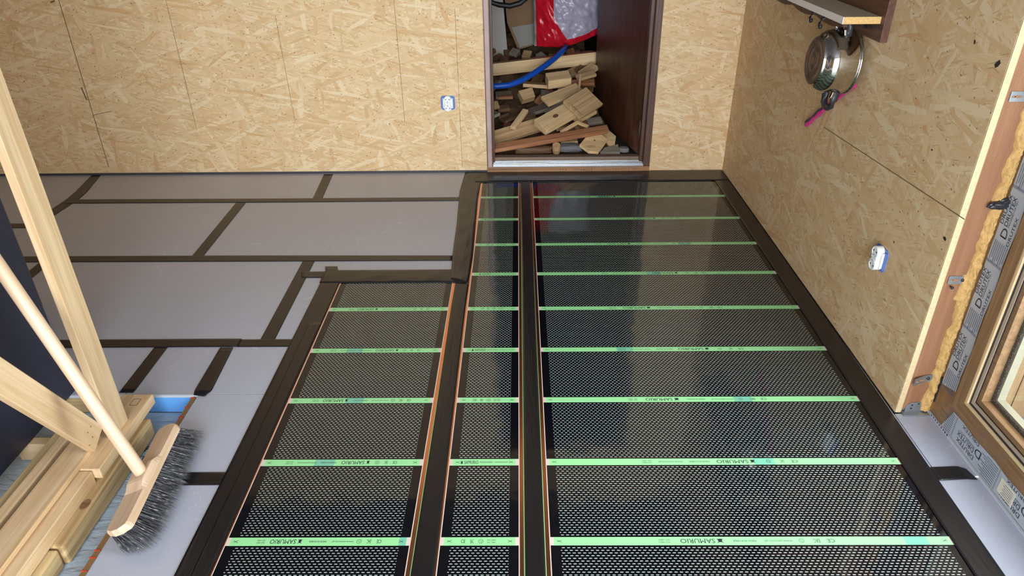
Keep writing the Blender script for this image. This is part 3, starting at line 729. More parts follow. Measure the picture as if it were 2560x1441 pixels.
# pentagonal board and plank at the door foot
def flatpoly(pts, th, lift, mat, label, name='wood_offcut'):
    P = [onheap(*Z3(*p), lift) for p in pts]; n = len(P); d = UPN*th
    vs = [p-d for p in P]+P
    fs = [tuple(reversed(range(n))), tuple(range(n, 2*n))]+[(i, (i+1) % n, n+(i+1) % n, n+i) for i in range(n)]
    return link(name, MB().add(vs, fs).mesh(name, bevel=.002), mat, label=label, cat='wood offcut', group=GP)
pg = flatpoly([(880, 1185), (955, 1240), (1035, 1245), (1110, 1140), (1050, 1090), (935, 1120)], .018, .075, W_l, 'five-sided board offcut with a small dark knot by the threshold')
c = onheap(*Z3(1004, 1150), .0755)
link('knot', MB().lathe([(.0, .0006), (.005, .0006), (.006, -.001)], 10, M=frame(c, (1, 0, 0), UPN)).mesh('knot'), W_d, pg)
flatpoly([(1060, 1085), (1130, 1200), (1170, 1180), (1180, 1115), (1120, 1065)], .02, .05, W_l, 'pale plank end behind the five-sided board at the door foot')
flatpoly([(1050, 1245), (1215, 1245), (1195, 1180), (1090, 1205)], .02, .05, W_g, 'grey board scrap lying against the threshold near the door', )
def lump(name, px, lift, size, mat, label, cat):
    c = onheap(*Z3(*px), lift); bm = bmesh.new(); bmesh.ops.create_icosphere(bm, subdivisions=2, radius=1)
    for v in bm.verts:
        k = 1+.25*mnoise.noise(v.co*1.7+Vector(c)*9)
        v.co = Vector((max(-.75, min(.75, v.co.x))*size[0]*k, max(-.7, min(.7, v.co.y))*size[1]*k, max(-.7, min(.7, v.co.z))*size[2]*k))+c
    me = bpy.data.meshes.new(name); bm.to_mesh(me); bm.free()
    return link(name, me, mat, label=label, cat=cat)
lump('stone_block', (800, 1210), .012, (.1, .045, .03), M_stone, 'grey stone block lying behind the metal threshold', 'stone')
lump('log_end', (500, 1225), .012, (.14, .04, .03), W_d, 'dark log end lying behind the threshold at the jamb side', 'wood offcut')
lump('plaster_lump', (1240, 1225), .02, (.04, .03, .02), M_cardgrey, 'small pale rubble lump at the foot of the door', 'rubble')
m = MB().tube([onheap(*Z3(690, 1245), .02), onheap(*Z3(692, 1190), .08)], [.022, .024], 12)
link('branch_piece', m.mesh('branch_piece', bevel=.001), W_m, label='short round branch piece standing behind the threshold', cat='wood offcut')
rs = random.Random(11)
BOX = []
for o in list(WM):
    if o.name.startswith(('wood_offcut', 'wood_beam', 'wood_batten', 'wooden_pole', 'stone_block', 'log_end', 'branch_piece')):
        vv = [v.co for v in o.data.vertices]
        lo = Vector([min(v[i] for v in vv) for i in range(3)]); hi = Vector([max(v[i] for v in vv) for i in range(3)])
        BOX.append((WM[o].inverted(), lo, hi))
CN = {W_d.name: 'dark brown', W_m.name: 'tan', W_r.name: 'reddish', W_g.name: 'grey'}
def AP(*pts): return [onheap(*Z3(*p), .06) for p in pts]
ANCH = {'long squared beam': AP((200, 560), (450, 535), (700, 505), (950, 480)), 'thick wood block': AP((700, 655)), 'plank with a pale sawn edge': AP((650, 810), (800, 750)),
        'tilted board end': AP((530, 700)), 'knotted plank': AP((600, 1010), (750, 940)), 'handwritten board': AP((900, 850)), 'reddish-brown batten': AP((300, 1195), (560, 1150), (850, 1100)),
        'weathered plank': AP((220, 1120), (450, 1050)), 'short pale stick': AP((390, 970)), 'round grey pole': AP((700, 890)), 'five-sided board': AP((1000, 1170)),
        'blue hose': AP((220, 705), (400, 662), (550, 575)), 'thin upright lath': AP((878, 710)), 'grey stone block': AP((800, 1210)), 'door jamb': AP((180, 800), (180, 950))}
for k in range(60):
    for attempt in range(25):
        zx = rs.uniform(150, 1000); zy = rs.uniform(430, 1235)
        if zx > 930 and zy > 860: continue
        an = rs.gauss(-.45, .7); L = rs.uniform(45, 150)
        a = (zx-L/2*math.cos(an), zy-L/2*math.sin(an)*.6); b = (min(zx+L/2*math.cos(an), 985), zy+L/2*math.sin(an)*.6)
        wd, th, lift, roll = rs.uniform(.03, .085), rs.uniform(.014, .028), rs.uniform(-.01, .05), rs.uniform(-.4, .4)
        A = onheap(*Z3(*a), lift); B = onheap(*Z3(*b), lift)
        if min(A.z, B.z) < .012 or (B-A).length < .05: continue
        Mx = frame(A, B-A, Matrix.Rotation(roll, 3, (B-A).normalized()) @ UPN); Lm = (B-A).length
        ok = True
        for i in range(7):
            for j in (-.5, 0, .5):
                for q in (-.5, .5):
                    p = Mx @ Vector((Lm*i/6, wd*j*1.05, th*q*1.1))
                    for inv, lo, hi in BOX:
                        l_ = inv @ p
                        if all(lo[c_]-.002 < l_[c_] < hi[c_]+.002 for c_ in range(3)): ok = False; break
                    if not ok: break
                if not ok: break
            if not ok: break
        if not ok: continue
        mat = rs.choice([W_d, W_d, W_m, W_r, W_g, W_d])
        size = 'short' if Lm < .11 else ('long' if Lm > .2 else 'medium')
        shp = ('thick ' if th > .022 else '')+('wide board scrap' if wd > .062 else ('narrow lath scrap' if wd < .044 else 'wood offcut'))
        mid = (A+B)/2
        nm, an_ = min(ANCH.items(), key=lambda q: min((mid-p).length for p in q[1]))
        ref = min(an_, key=lambda p: (mid-p).length)
        rel = 'above' if mid.z > ref.z+.02 else 'below' if mid.z < ref.z-.02 else 'level with'
        tilt = ', tilted' if abs(roll) > .28 else ''
        lab = '%s %s %s %s the %s%s' % (size, CN[mat.name], shp, rel, nm, tilt)
        o = offcut(a, b, wd, th, lift, mat, lab, roll=roll)
        BOX.append((WM[o].inverted(), Vector((0, -wd/2, -th/2)), Vector((Lm, wd/2, th/2))))
        break
# blue hose
hp_lift = .16
hp_ = [(120, 705), (200, 706), (300, 698), (400, 662), (500, 606), (600, 538), (680, 476), (735, 425), (772, 382)]
m = MB().tube([onheap(*Z3(*p), hp_lift) for p in hp_], .0175, 12)
link('hose', m.mesh('hose', smooth=True), M_hose, label='thick blue hose curving over the wood pile', cat='hose')
# plastic bag
YG = 4.88
def bagpt(u, v):
    # u along the width, v upwards
    x0 = 1335-4*v; x1 = 1500
    px = x0+(x1-x0)*u; base = 115-(0 if u < .35 else 34*((u-.35)/.65)**1.5)
    py = base+(-60-base)*v
    p = on(px, py, 1, YG)
    bul = .10*math.sin(math.pi*min(1, max(0, u)))**.6*math.sin(math.pi*min(1, v*.9+.06))**.5
    cr = .016*mnoise.noise(Vector((u*6, v*5, 2)))+.008*mnoise.noise(Vector((u*15+v*6, v*13, 7)))
    return (p.x, p.y-bul-cr, p.z)
nu, nv_ = 130, 110
vs, fs = sheet(nu, nv_, bagpt); m = MB(); m.add(vs, fs)
def bagmat(u, v):
    if u < .035: return 2
    edge = .30 if v > .42 else .30+.26*(1-v/.42)
    if u < edge: return 0
    return 0 if v < .10+.10*max(0, (u-.8)) else 1
m.m = [bagmat((k % nu+.5)/nu, (k//nu+.5)/nv_) for k in range(len(fs))]
back = [(v[0], YG+.10, v[2]) for v in vs]; b0 = len(m.v); m.v += back
m.f += [[b0+i for i in reversed(f)] for f in fs]; m.m += [1]*len(fs)
rim = [i for i in range(nu+1)]+[(j+1)*(nu+1)-1 for j in range(1, nv_+1)]+[nv_*(nu+1)+i for i in range(nu-1, -1, -1)]+[j*(nu+1) for j in range(nv_-1, 0, -1)]
for i in range(len(rim)): m.f.append([rim[i], b0+rim[i], b0+rim[(i+1) % len(rim)], rim[(i+1) % len(rim)]]); m.m.append(0)
bag = link('plastic_bag', m.mesh('plastic_bag', smooth=True), [M_red, M_lilac, M_cardgrey], label='crumpled red and silver plastic sack lying on the wood pile', cat='bag')
# cardboard box, pale board, cable, cloth
def px_box(name, pts, Y, dep, mat, label, cat):
    P = [on(*p, 1, Y) for p in pts]; n = len(P)
    vs = P+[p+Vector((0, dep, 0)) for p in P]
    fs = [tuple(range(n)), tuple(reversed(range(n, 2*n)))]+[(i, n+i, n+(i+1) % n, (i+1) % n) for i in range(n)]
    return link(name, MB().add(vs, fs).mesh(name, bevel=.002), mat, label=label, cat=cat)
bx = px_box('cardboard_box', [(1255, -60), (1268, 58), (1295, 125), (1350, 108), (1350, -60)], 5.03, .1, M_card, 'brown cardboard box with a grey lower panel behind the sack', 'box')
P = [on(*p, 1, 5.029) for p in ((1279, 68), (1300, 118), (1345, 106), (1340, 58))]
link('grey_panel', MB().add([p for p in P]+[p+Vector((0, -.003, 0)) for p in P], [(0, 1, 2, 3), (7, 6, 5, 4), (0, 4, 5, 1), (1, 5, 6, 2), (2, 6, 7, 3), (3, 7, 4, 0)]).mesh('grey_panel'), M_cardgrey, bx)
px_box('pale_board', [(1224, -60), (1230, 148), (1270, 143), (1252, -60)], 5.0, .03, flat('pale_sheet', srgb(186, 180, 172), .7, var=.1, vscale=8), 'pale grey board standing upright beside the door jamb in the store room', 'board')
m = MB().tube([on(*p, 1, 4.6) for p in ((1215, -30), (1228, 6), (1248, 12), (1275, 15), (1300, 8), (1325, -12))], .016, 10)
link('cable', m.mesh('cable', smooth=True), M_cable, label='black cable loop hanging at the top of the doorway', cat='cable')
px_box('olive_cushion', [(1440, -60), (1446, 12), (1495, 22), (1510, -60)], 5.25, .12, M_olive, 'olive coloured cloth bundle behind the silver part of the sack', 'cloth')

# ------------------------------------------------------------------ sockets
def socket(M, label):
    """local x right, y up, z out of the wall"""
    inv = M.translation
    r = thing('wall_socket', tuple(inv), label, 'socket', group='unfinished double sockets')
    def rr(w_, h_, rad, n=5):
        pts = []
        for cx_, cy_, a0 in ((w_-rad, h_-rad, 0), (-w_+rad, h_-rad, 90), (-w_+rad, -h_+rad, 180), (w_-rad, -h_+rad, 270)):
            for k in range(n+1): a = math.radians(a0+90*k/n); pts.append((cx_+rad*math.cos(a), cy_+rad*math.sin(a)))
        return pts
    link('back_box', MB().prism(rr(.037, .037, .013), -.004, .003, M=M).mesh('back_box'), M_blueplast, r)
    link('bridge', MB().box(-.0262, .0262, -.022, .022, .003, .0115, M=M).mesh('bridge', bevel=.001), M_white, r)
    for s in (-1, 1):
        link('mounting_plate', MB().box(s*.029-.006, s*.029+.006, -.030, .030, .003, .006, M=M).mesh('mounting_plate', bevel=.001), M_blueplast, r)
        link('clip', MB().box(s*.023-.0035, s*.023+.0035, -.026, .026, .006, .013, M=M).mesh('clip', bevel=.001), M_white, r)
    # figure of eight body
    pts = []; R0, cy0 = .0195, .0205
    a0 = math.acos(.0128/R0)
    for k in range(17): a = -math.pi/2+a0-.0+(2*math.pi-2*a0)*k/16-0; pts.append((R0*math.sin(a+math.pi/2+math.pi), 0))
    out = []
    for k in range(25):
        a = math.radians(-40+260*k/24); out.append((R0*math.cos(a), cy0+R0*math.sin(a)))
    for k in range(25):
        a = math.radians(140+260*k/24); out.append((R0*math.cos(a), -cy0+R0*math.sin(a)))
    body = link('socket_body', MB().prism(out, .003, .024, M=M).mesh('socket_body', bevel=.0012), M_white, r)
    for s in (-1, 1):
        c = Matrix.Translation((0, s*cy0, .0242))
        link('socket_face', MB().lathe([(.0175, .0), (.0178, .0012), (.0165, .0012), (.0155, -.0004), (.0, -.0004)], 24, M=M @ c).mesh('socket_face', smooth=False), M_white, r)
        for q in (-1, 1):
            link('hole', MB().lathe([(.0, .0004), (.0026, .0004), (.0026, -.001)], 10, M=M @ c @ Matrix.Translation((q*.0095, s*.003, 0))).mesh('hole'), M_hole, body)
        link('earth_pin', MB().lathe([(.0022, -.001), (.0022, .009), (.001, .0105), (0, .0105)], 10, M=M @ c @ Matrix.Translation((0, -s*.0105, 0))).mesh('earth_pin', smooth=True), M_steel, body)
c = on(1120, 257, 1, YB)
socket(Matrix(((1, 0, 0, c.x), (0, 0, -1, YB), (0, 1, 0, c.z), (0, 0, 0, 1))), 'white double socket on blue box in the OSB back wall beside the doorway')
c = on(2203, 645, 0, XR)
socket(Matrix(((0, 0, -1, XR), (-1, 0, 0, c.y), (0, 1, 0, c.z), (0, 0, 0, 1))), 'white double socket on blue box in the OSB side wall near the window')

# ------------------------------------------------------------------ shelf, pot, brush on the right wall
SYN, SZ = 2.288, 1.033
shelf = thing('wall_shelf', (XR, 2.6, .95), 'chipboard shelf with white edging on a dark brown backboard', 'shelf')
sb = link('shelf_board', MB().box(.988, XR-.022, SYN, 3.2, SZ-.020, SZ).mesh('shelf_board'), M_shelf_top, shelf)
link('front_edging', MB().box(.986, .9885, SYN-.0005, 3.2, SZ-.0205, SZ+.0003).mesh('front_edging'), M_shelf_white, sb)
link('raw_edge', MB().box(.989, XR-.022, SYN-.001, SYN+.0005, SZ-.0203, SZ+.0003).mesh('raw_edge'), M_chip, sb)
link('backboard', MB().box(XR-.022, XR-.0002, 2.262, 3.2, .962, 1.5).mesh('backboard', bevel=.001), M_dkbrown_x, shelf)
# scalloped apron under the shelf
pts = []
n = 40; y0, y1 = 2.33, 3.18
for k in range(n+1):
    y = y0+(y1-y0)*k/n; pts.append((y, SZ-.036-.011*abs(math.sin((y-y0)*13.5))))
ap = [(p[0], p[1]) for p in pts]+[(y1, SZ-.0205), (y0, SZ-.0205)]
Ma = Matrix(((0, 0, 1, 0), (1, 0, 0, 0), (0, 1, 0, 0), (0, 0, 0, 1)))
apr = link('scalloped_apron', MB().prism(ap, 1.008, 1.022, M=Ma).mesh('scalloped_apron'), M_dkbrown, shelf)
def hook(y, z):
    m = MB().tube([(1.015, y, z), (.992, y, z-.012), (.985, y, z-.026), (.99, y, z-.035)], [.005, .0045, .004, .006], 8)
    m.lathe([(0, .006), (.0065, .004), (.0075, 0), (.0065, -.004), (0, -.006)], 12, M=Matrix.Translation((.99, y, z-.036)) @ Matrix.Rotation(math.pi/2, 4, 'Y'))
    return link('coat_hook', m.mesh('coat_hook', smooth=True), M_gasket, shelf)
hook(on(2033, 20, 0, .99).y, SZ-.015); hook(2.46, SZ-.02)
# leaf-shaped hook plate on the backboard
c = on(2165, 62, 0, XR-.03)
m = MB().prism([(.045*t, .011*math.sin(math.pi*t)**.8) for t in [i/8 for i in range(9)]]+[(.045*t, -.009*math.sin(math.pi*t)) for t in [i/8 for i in range(7, 0, -1)]], -.003, .003, M=frame(c+Vector((0, .02, .008)), (0, -1, -.35), (-1, 0, 0)))
link('hook_leaf', m.mesh('hook_leaf'), M_gasket, shelf)

PC = Vector((1.098, 2.445, .866))
pot = thing('cooking_pot', tuple(PC), 'stainless steel cooking pot hanging by its handle on the wall', 'pot')
# local z of the lathe points from rim (0) towards the base (-x in the room)
Mp = Matrix.Translation(PC) @ Matrix.Rotation(math.radians(3), 4, 'Y') @ Matrix.Rotation(-math.pi/2, 4, 'Y')
R_ = .100
prof = [(R_-.004, .0), (R_+.004, -.003), (R_+.005, .001), (R_+.002, .004), (R_-.0005, .007), (R_+.0005, .009), (R_+.0005, .068), (R_-.004, .084), (R_-.014, .098), (R_-.02, .103), (R_-.022, .108), (R_-.023, .112)]
link('pot_body', MB().lathe(prof, 56, M=Mp).mesh('pot_body', smooth=True), M_chrome, pot)
link('pot_inside', MB().lathe([(R_-.004, .0), (R_-.006, .06), (R_-.02, .095), (0, .1)], 48, M=Mp).mesh('pot_inside', smooth=True), M_chrome, pot)
prof = [(R_-.023, .112), (R_-.025, .1135), (.060, .1132), (.059, .1126), (.034, .1126), (.033, .1132), (.026, .1132), (.025, .1124), (.012, .1124), (.011, .113), (0, .113)]
link('pot_base', MB().lathe(prof, 56, M=Mp).mesh('pot_base', smooth=True), M_potbase, pot)
def pot_handle(s):
    # s=+1 top, -1 bottom; built in x (depth), y, z
    zc = PC.z+s*R_; xh = PC.x-.032
    pts = [(xh, PC.y-.036, zc-s*.010), (xh-.003, PC.y-.037, zc+s*.018), (xh-.006, PC.y-.030, zc+s*.040), (xh-.008, PC.y-.012, zc+s*.050), (xh-.008, PC.y+.012, zc+s*.050), (xh-.006, PC.y+.030, zc+s*.040), (xh-.003, PC.y+.037, zc+s*.018), (xh, PC.y+.036, zc-s*.010)]
    m = MB().tube(pts, [.012, .0125, .0115, .011, .011, .0115, .0125, .012], 8)
    h = link('pot_handle', m.mesh('pot_handle', smooth=True), M_bakelite, pot)
    for q in (-1, 1):
        yy = PC.y+q*.036
        link('metal_tab', MB().add([(xh-.014, yy-.008, zc-s*.010), (xh-.014, yy+.008, zc-s*.010), (xh-.018, yy+.0065, zc+s*.010), (xh-.018, yy-.0065, zc+s*.010), (xh-.005, yy-.008, zc-s*.010), (xh-.005, yy+.008, zc-s*.010), (xh-.005, yy+.0065, zc+s*.010), (xh-.005, yy-.0065, zc+s*.010)],
             [(0, 1, 2, 3), (7, 6, 5, 4), (0, 4, 5, 1), (1, 5, 6, 2), (2, 6, 7, 3), (3, 7, 4, 0)]).mesh('metal_tab', bevel=.001), M_chrome, h)
pot_handle(1); pot_handle(-1)
# pink brush behind the pot
A = on(2014, 313, 0, XR-.014); B = on(2136, 206, 0, XR-.014)
Lb = (B-A).length; Mb = frame(A, B-A, (-1, 0, 0))
br = thing('dish_brush', tuple(A), 'pink plastic brush with a dark grip hanging behind the pot', 'brush')
def bw(t): return .008+.002*math.sin(t*26)*(t < .45)+(.011*max(0, t-.62)/.38)
n = 40; up_ = [(Lb*k/n, bw(k/n)) for k in range(n+1)]; lo = [(Lb*k/n, -bw(k/n)*.9) for k in range(n, -1, -1)]
link('brush_handle', MB().prism([p for p in lo+up_][::-1], -.006, .006, M=Mb).mesh('brush_handle', bevel=.002), M_pink, br)
gp = [(Lb*k/n, bw(k/n)+.0015) for k in range(1, 20)]; gl = [(Lb*k/n, bw(k/n)*.1+.0025*math.sin(k*1.1)) for k in range(19, 0, -1)]
link('grip', MB().prism((gp+gl)[::-1], -.0065, .0068, M=Mb).mesh('grip'), M_gripdark, br)

# ------------------------------------------------------------------ window in the right wall
win = thing('window_1', (1.26, 1.0, 0), 'brown laminate window frame with protective film in the side wall', 'window', kind='structure')
WX = 1.23
def ring(d0, d1, x0, x1, nm, mat, parent=win):
    ya, yb, za, zb = WN, WY, 0.0, WT
    o = [(ya+d0, za+d0), (yb-d0, za+d0), (yb-d0, zb-d0), (ya+d0, zb-d0)]; i = [(ya+d1, za+d1), (yb-d1, za+d1), (yb-d1, zb-d1), (ya+d1, zb-d1)]
    out = []
    for k in range(4):
        j = (k+1) % 4; q = [o[k], o[j], i[j], i[k]]
        m = MB().add([(x0, *p) for p in q]+[(x1, *p) for p in q], [(0, 1, 2, 3), (7, 6, 5, 4), (0, 4, 5, 1), (1, 5, 6, 2), (2, 6, 7, 3), (3, 7, 4, 0)])
        out.append(link(nm, m.mesh(nm), mat[k % 2] if isinstance(mat, tuple) else mat, parent))
    return out
M_frame_z = wood('window_laminate_z', srgb(146, 112, 78), srgb(116, 86, 58), 2., .4, axis=2, knot=False)
FRM = ring(0, .093, WX, 1.30, 'frame_member', (M_frame, M_frame_z))
SS = ring(.0935, .135, WX-.006, 1.29, 'sash_member', (M_frame, M_frame_z))
ring(.135, .1415, WX-.004, 1.285, 'bead_edge', M_cream)
ring(.1415, .149, WX+.002, 1.285, 'gasket', M_gasket)
ring(.149, .159, WX+.002, 1.285, 'glazing_bead', M_taupe)
ring(.159, .161, WX+.004, 1.285, 'gasket', M_gasket)
ring(.161, .176, WX+.006, 1.285, 'glazing_bead', M_frame)
ring(.172, .186, WX+.03, 1.285, 'spacer', M_spacer)
ring(.186, .192, WX+.034, 1.285, 'bead_edge', flat('pale_spacer', srgb(128, 118, 100), .5))
gl = MB().box(WX+.026, WX+.029, WN+.17, WY-.17, .17, WT-.17)
link('pane', gl.mesh('pane'), M_glass, win)
# protective film with print
tz = WX-.0012
jf = [(1.678, .105), (1.604, .135), (1.604, WT), (1.678, WT)]
wavy = [(1.606+.003*math.sin(k*1.7), .135+k*.05) for k in range(36)]
film_j = link('protective_film', MB().add([(tz, 1.672, .115+.0)]+[(tz, y, z) for y, z in wavy]+[(tz, 1.672, wavy[-1][1])], [tuple(range(len(wavy)+2))]).mesh('protective_film'), M_film_grey, FRM[1])
wv2 = [(1.585-k*.05, .080+.003*math.sin(k*2.1)) for k in range(24)]
film_s = link('protective_film', MB().add([(tz, 1.615, .008)]+[(tz, y, z) for y, z in wv2]+[(tz, wv2[-1][0], .008)], [tuple(range(len(wv2)+2))]).mesh('protective_film'), M_film_grey, FRM[0])
pz = tz-.0006
def print_jamb(z0, m, mb):
    # text runs upwards, its top to the far side
    put_text(m, 'D', (pz, 1.630, z0), (0, 0, 1), (0, 1, 0), .026, .024)
    put_text(m, 'DRUTEX', (pz, 1.640, z0+.031), (0, 0, 1), (0, 1, 0), .078, .014)
    put_text(m, 'ENGINEERED FOR YOU', (pz, 1.633, z0+.031), (0, 0, 1), (0, 1, 0), .072, .0045)
    put_text(m, 'DRUTEX', (pz, 1.6585, z0+.031), (0, 0, 1), (0, 1, 0), .078, .012)
    put_text(m, 'DRUTEX', (pz, 1.612, z0-.012), (0, 0, 1), (0, 1, 0), .078, .010)
    for k in range(8):
        y = 1.612+k*.0072; mb.quad((pz, y, z0-.062-.006*(k % 3)), (pz, y+.0022, z0-.062-.006*(k % 3)), (pz, y+.0022, z0-.014), (pz, y, z0-.014))
    for k in range(14):
        y = 1.609+k*.0045; mb.quad((pz, y, z0-.078), (pz, y+.002, z0-.078), (pz, y+.004, z0-.070), (pz, y+.002, z0-.070))
m = MB(); mb = MB()
for z in (.19, .395, .60, .805, 1.01, 1.215, 1.42): print_jamb(z, m, mb)
link('lettering', m.mesh('lettering', recalc=False), M_ink, film_j, kind='stuff'); link('print_lines', mb.mesh('print_lines', recalc=False), M_inkblue, film_j, kind='stuff')
m = MB(); mb = MB()
def print_sill(y0):
    put_text(m, 'D', (pz, y0, .062), (0, 1, 0), (0, 0, -1), .026, .024)
    put_text(m, 'DRUTEX', (pz, y0+.031, .050), (0, 1, 0), (0, 0, -1), .078, .014)
    put_text(m, 'ENGINEERED FOR YOU', (pz, y0+.031, .056), (0, 1, 0), (0, 0, -1), .072, .0045)
    put_text(m, 'DRUTEX', (pz, y0+.022, .031), (0, 1, 0), (0, 0, -1), .082, .013)
    put_text(m, 'DRUTEX', (pz, y0+.020, .078), (0, 1, 0), (0, 0, -1), .078, .010)
    for k in range(10):
        z = .012+k*.0066; e = .01*(k % 3); mb.quad((pz, y0-.07, z), (pz, y0-.02+e, z), (pz, y0-.02+e, z+.002), (pz, y0-.07, z+.002))
    for k in range(12):
        z = .012+k*.0056; mb.quad((pz, y0+.125, z), (pz, y0+.131, z+.002), (pz, y0+.131, z+.004), (pz, y0+.125, z+.002))
for y in (1.435, 1.23, 1.02, .81, .61): print_sill(y)
for k in range(10):
    z = .012+k*.0066; mb.quad((pz, 1.572, z), (pz, 1.605, z), (pz, 1.605, z+.0022), (pz, 1.572, z+.0022))
link('lettering', m.mesh('lettering', recalc=False), M_ink, film_s, kind='stuff'); link('print_lines', mb.mesh('print_lines', recalc=False), M_inkblue, film_s, kind='stuff')
# worn label on the sill film
lb = link('paper_label', MB().box(pz-.0006, pz, 1.285, 1.345, .022, .066).mesh('paper_label'), flat('old_label', srgb(206, 200, 180), .7, var=.15, vscale=60), film_s)
m = MB()
for k in range(6):
    z = .027+k*.006; m.quad((pz-.0009, 1.292, z), (pz-.0009, 1.33-.004*(k % 2), z), (pz-.0009, 1.33-.004*(k % 2), z+.0016), (pz-.0009, 1.292, z+.0016))
link('print_lines', m.mesh('print_lines', recalc=False), M_inkblue, lb, kind='stuff')
# torn film edge on the floor line
link('film_edge', MB().box(WX-.004, WX-.0015, WN, 1.683, .0005, .007).mesh('film_edge'), M_film_grey, FRM[0])
m = MB()
for k in range(9):
    y = 1.66-k*.011; m.quad((WX-.0042, y, .001), (WX-.0042, y+.004+.002*(k > 6), .001), (WX-.0042, y+.004+.002*(k > 6), .0068), (WX-.0042, y, .0068))
link('print_lines', m.mesh('print_lines', recalc=False), M_ink, FRM[0], kind='stuff')
# dark cover strip low on the outer edge of the jamb
link('cover_strip', MB().box(WX-.003, WX-.0005, 1.673, 1.689, .045, .135).mesh('cover_strip', bevel=.001), M_gasket, FRM[1])
# stud in the reveal, with saw ribs
stud = link('wall_stud', MB().box(XR+.0195, 1.222, 1.686, 1.6895, .012, ZC-.01).mesh('wall_stud'), M_stud, label='grooved reddish spruce stud in the window reveal', cat='timber')
m = MB()
for k in range(28):
    z = .02+k*.0; x = XR+.0205+k*.0028
    m.box(x, x+.0016, 1.6853, 1.6862, .014, ZC-.012)
link('saw_ribs', m.mesh('saw_ribs'), M_stud, stud, kind='stuff')
# foam bead
def fo(u, v):
    z = .008+u*2.08; a = v*math.pi
    wd = .030+.009*mnoise.noise(Vector((z*14, 0, 3)))+.006*mnoise.noise(Vector((z*40, 1, 3)))
    if .39 < z < .47: wd += .009
    h = (.014+.008*mnoise.noise(Vector((z*28, v*3, 8)))+.006*mnoise.noise(Vector((z*75, v*6, 2)))+.003*mnoise.noise(Vector((z*160, v*12, 5))))*math.sin(a)**.7
    x = 1.2305-.0-wd*(1-v); 
    return (x, 1.686-h, z)
vs, fs = sheet(900, 16, fo)
link('foam_bead', MB().add(vs, fs).mesh('foam_bead', smooth=True), M_foam, label='lumpy yellow expanding foam bead between the stud and window frame', cat='foam')
# steel straps
def strap(c, L, Wd, ang, bend, label):
    Ms = Matrix.Translation((c[0], 1.6845, c[1])) @ Matrix.Rotation(ang, 4, 'Y')
    m = MB(); n = 16; vs = []; fs = []
    for k in range(n+1):
        t = k/n-.5; x = t*L; y = -bend*max(0, -t)*2-.004*(1 if bend else 0)*max(0, t)
        z = bend*.25*math.sin(k/n*math.pi)
        for yy in (0, -.002):
            for zz in (-Wd/2, Wd/2): vs.append((x, y+yy, zz+z))
    for k in range(n):
        b = 4*k
        for a, c_ in ((0, 1), (1, 3), (3, 2), (2, 0)): fs.append((b+a, b+c_, b+4+c_, b+4+a))
    fs += [(0, 2, 3, 1), (4*n, 4*n+1, 4*n+3, 4*n+2)]
    m.add(vs, fs, M=Ms)
    st = link('steel_strap', m.mesh('steel_strap'), M_steel, label=label, cat='bracket', group='steel window fixing straps')
    for x in (-.38, -.22, .3):
        t = x; y = -bend*max(0, -t)*2-.0024-.004*(1 if bend else 0)*max(0, t); z = bend*.25*math.sin((t+.5)*math.pi)
        link('hole', MB().prism([(.006*math.cos(a*math.pi/5)*(1.6 if x > -.3 and x < 0 else .7), .003*math.sin(a*math.pi/5)) for a in range(10)], 0, .0008, M=Ms @ Matrix.Translation((x*L, y, z)) @ Matrix.Rotation(math.pi/2, 4, 'X')).mesh('hole'), M_stud, st)
    link('screw_head', MB().lathe([(0, .003), (.004, .0026), (.0052, .0)], 12, M=Ms @ Matrix.Translation((.08*L, -.0022-.004*(1 if bend else 0)*.08, bend*.25*math.sin(.58*math.pi))) @ Matrix.Rotation(math.pi/2, 4, 'X')).mesh('screw_head', smooth=True), M_gasket, st)
strap((1.188, .455), .066, .024, 0, 0., 'flat perforated steel strap screwed across the reddish stud')
strap((1.186, .122), .078, .024, -.10, .013, 'bent perforated steel strap low on the reddish stud, standing off it')
strap((1.188, .949), .066, .024, 0, 0., 'flat perforated steel strap high on the reddish stud')
# corner bracket
ab = thing('angle_bracket', (1.185, 1.675, 0), 'galvanised angle bracket at the foot of the reddish stud', 'bracket')
link('upright_plate', MB().prism([(-.030, .004), (.034, .004), (.034, .036), (-.016, .036), (-.030, .022)], 0, .002, M=Matrix(((1, 0, 0, 1.185), (0, 0, -1, 1.6845), (0, 1, 0, 0), (0, 0, 0, 1)))).mesh('upright_plate', bevel=.0006), M_steel, ab)
link('foot_plate', MB().box(1.143, 1.222, 1.662, 1.684, .001, .004).mesh('foot_plate', bevel=.0006), M_steel, ab)
for x, z in ((1.172, .014), (1.172, .026), (1.19, .031)):
    link('hole', MB().lathe([(0, .0006), (.0026, .0006), (.0026, 0)], 10, M=Matrix.Translation((x, 1.6822, z)) @ Matrix.Rotation(math.pi/2, 4, 'X')).mesh('hole'), M_hole, ab)
c = on(2378, 718, 1, 1.68)
m = MB().lathe([(0, .012), (.0035, .0115), (.0045, .009), (.002, .007), (.002, -.004)], 12, M=Matrix.Translation((c.x, 1.684, c.z)) @ Matrix.Rotation(math.pi/2, 4, 'X'))
link('screw', m.mesh('screw', smooth=True), M_gasket, label='dark screw sticking out of the reddish stud below the flat strap', cat='screw')
# scrap of black foil in the gap
c = on(2512, 508, 1, 1.672); bm = bmesh.new(); bmesh.ops.create_icosphere(bm, subdivisions=4, radius=1)
for v in bm.verts:
    k = 1+.35*mnoise.noise(v.co*2.1)+.12*mnoise.noise(v.co*6)
    q = Vector((v.co.x*.036*k, v.co.y*.012*k, v.co.z*.013*k)); q.z += -.35*q.x*-1*.6
    v.co = c+q
me = bpy.data.meshes.new('black_foil'); bm.to_mesh(me); bm.free(); me.polygons.foreach_set('use_smooth', [True]*len(me.polygons))
link('foil_scrap', me, M_bag, label='crumpled scrap of black foil stuck in the foam by the window', cat='foil')

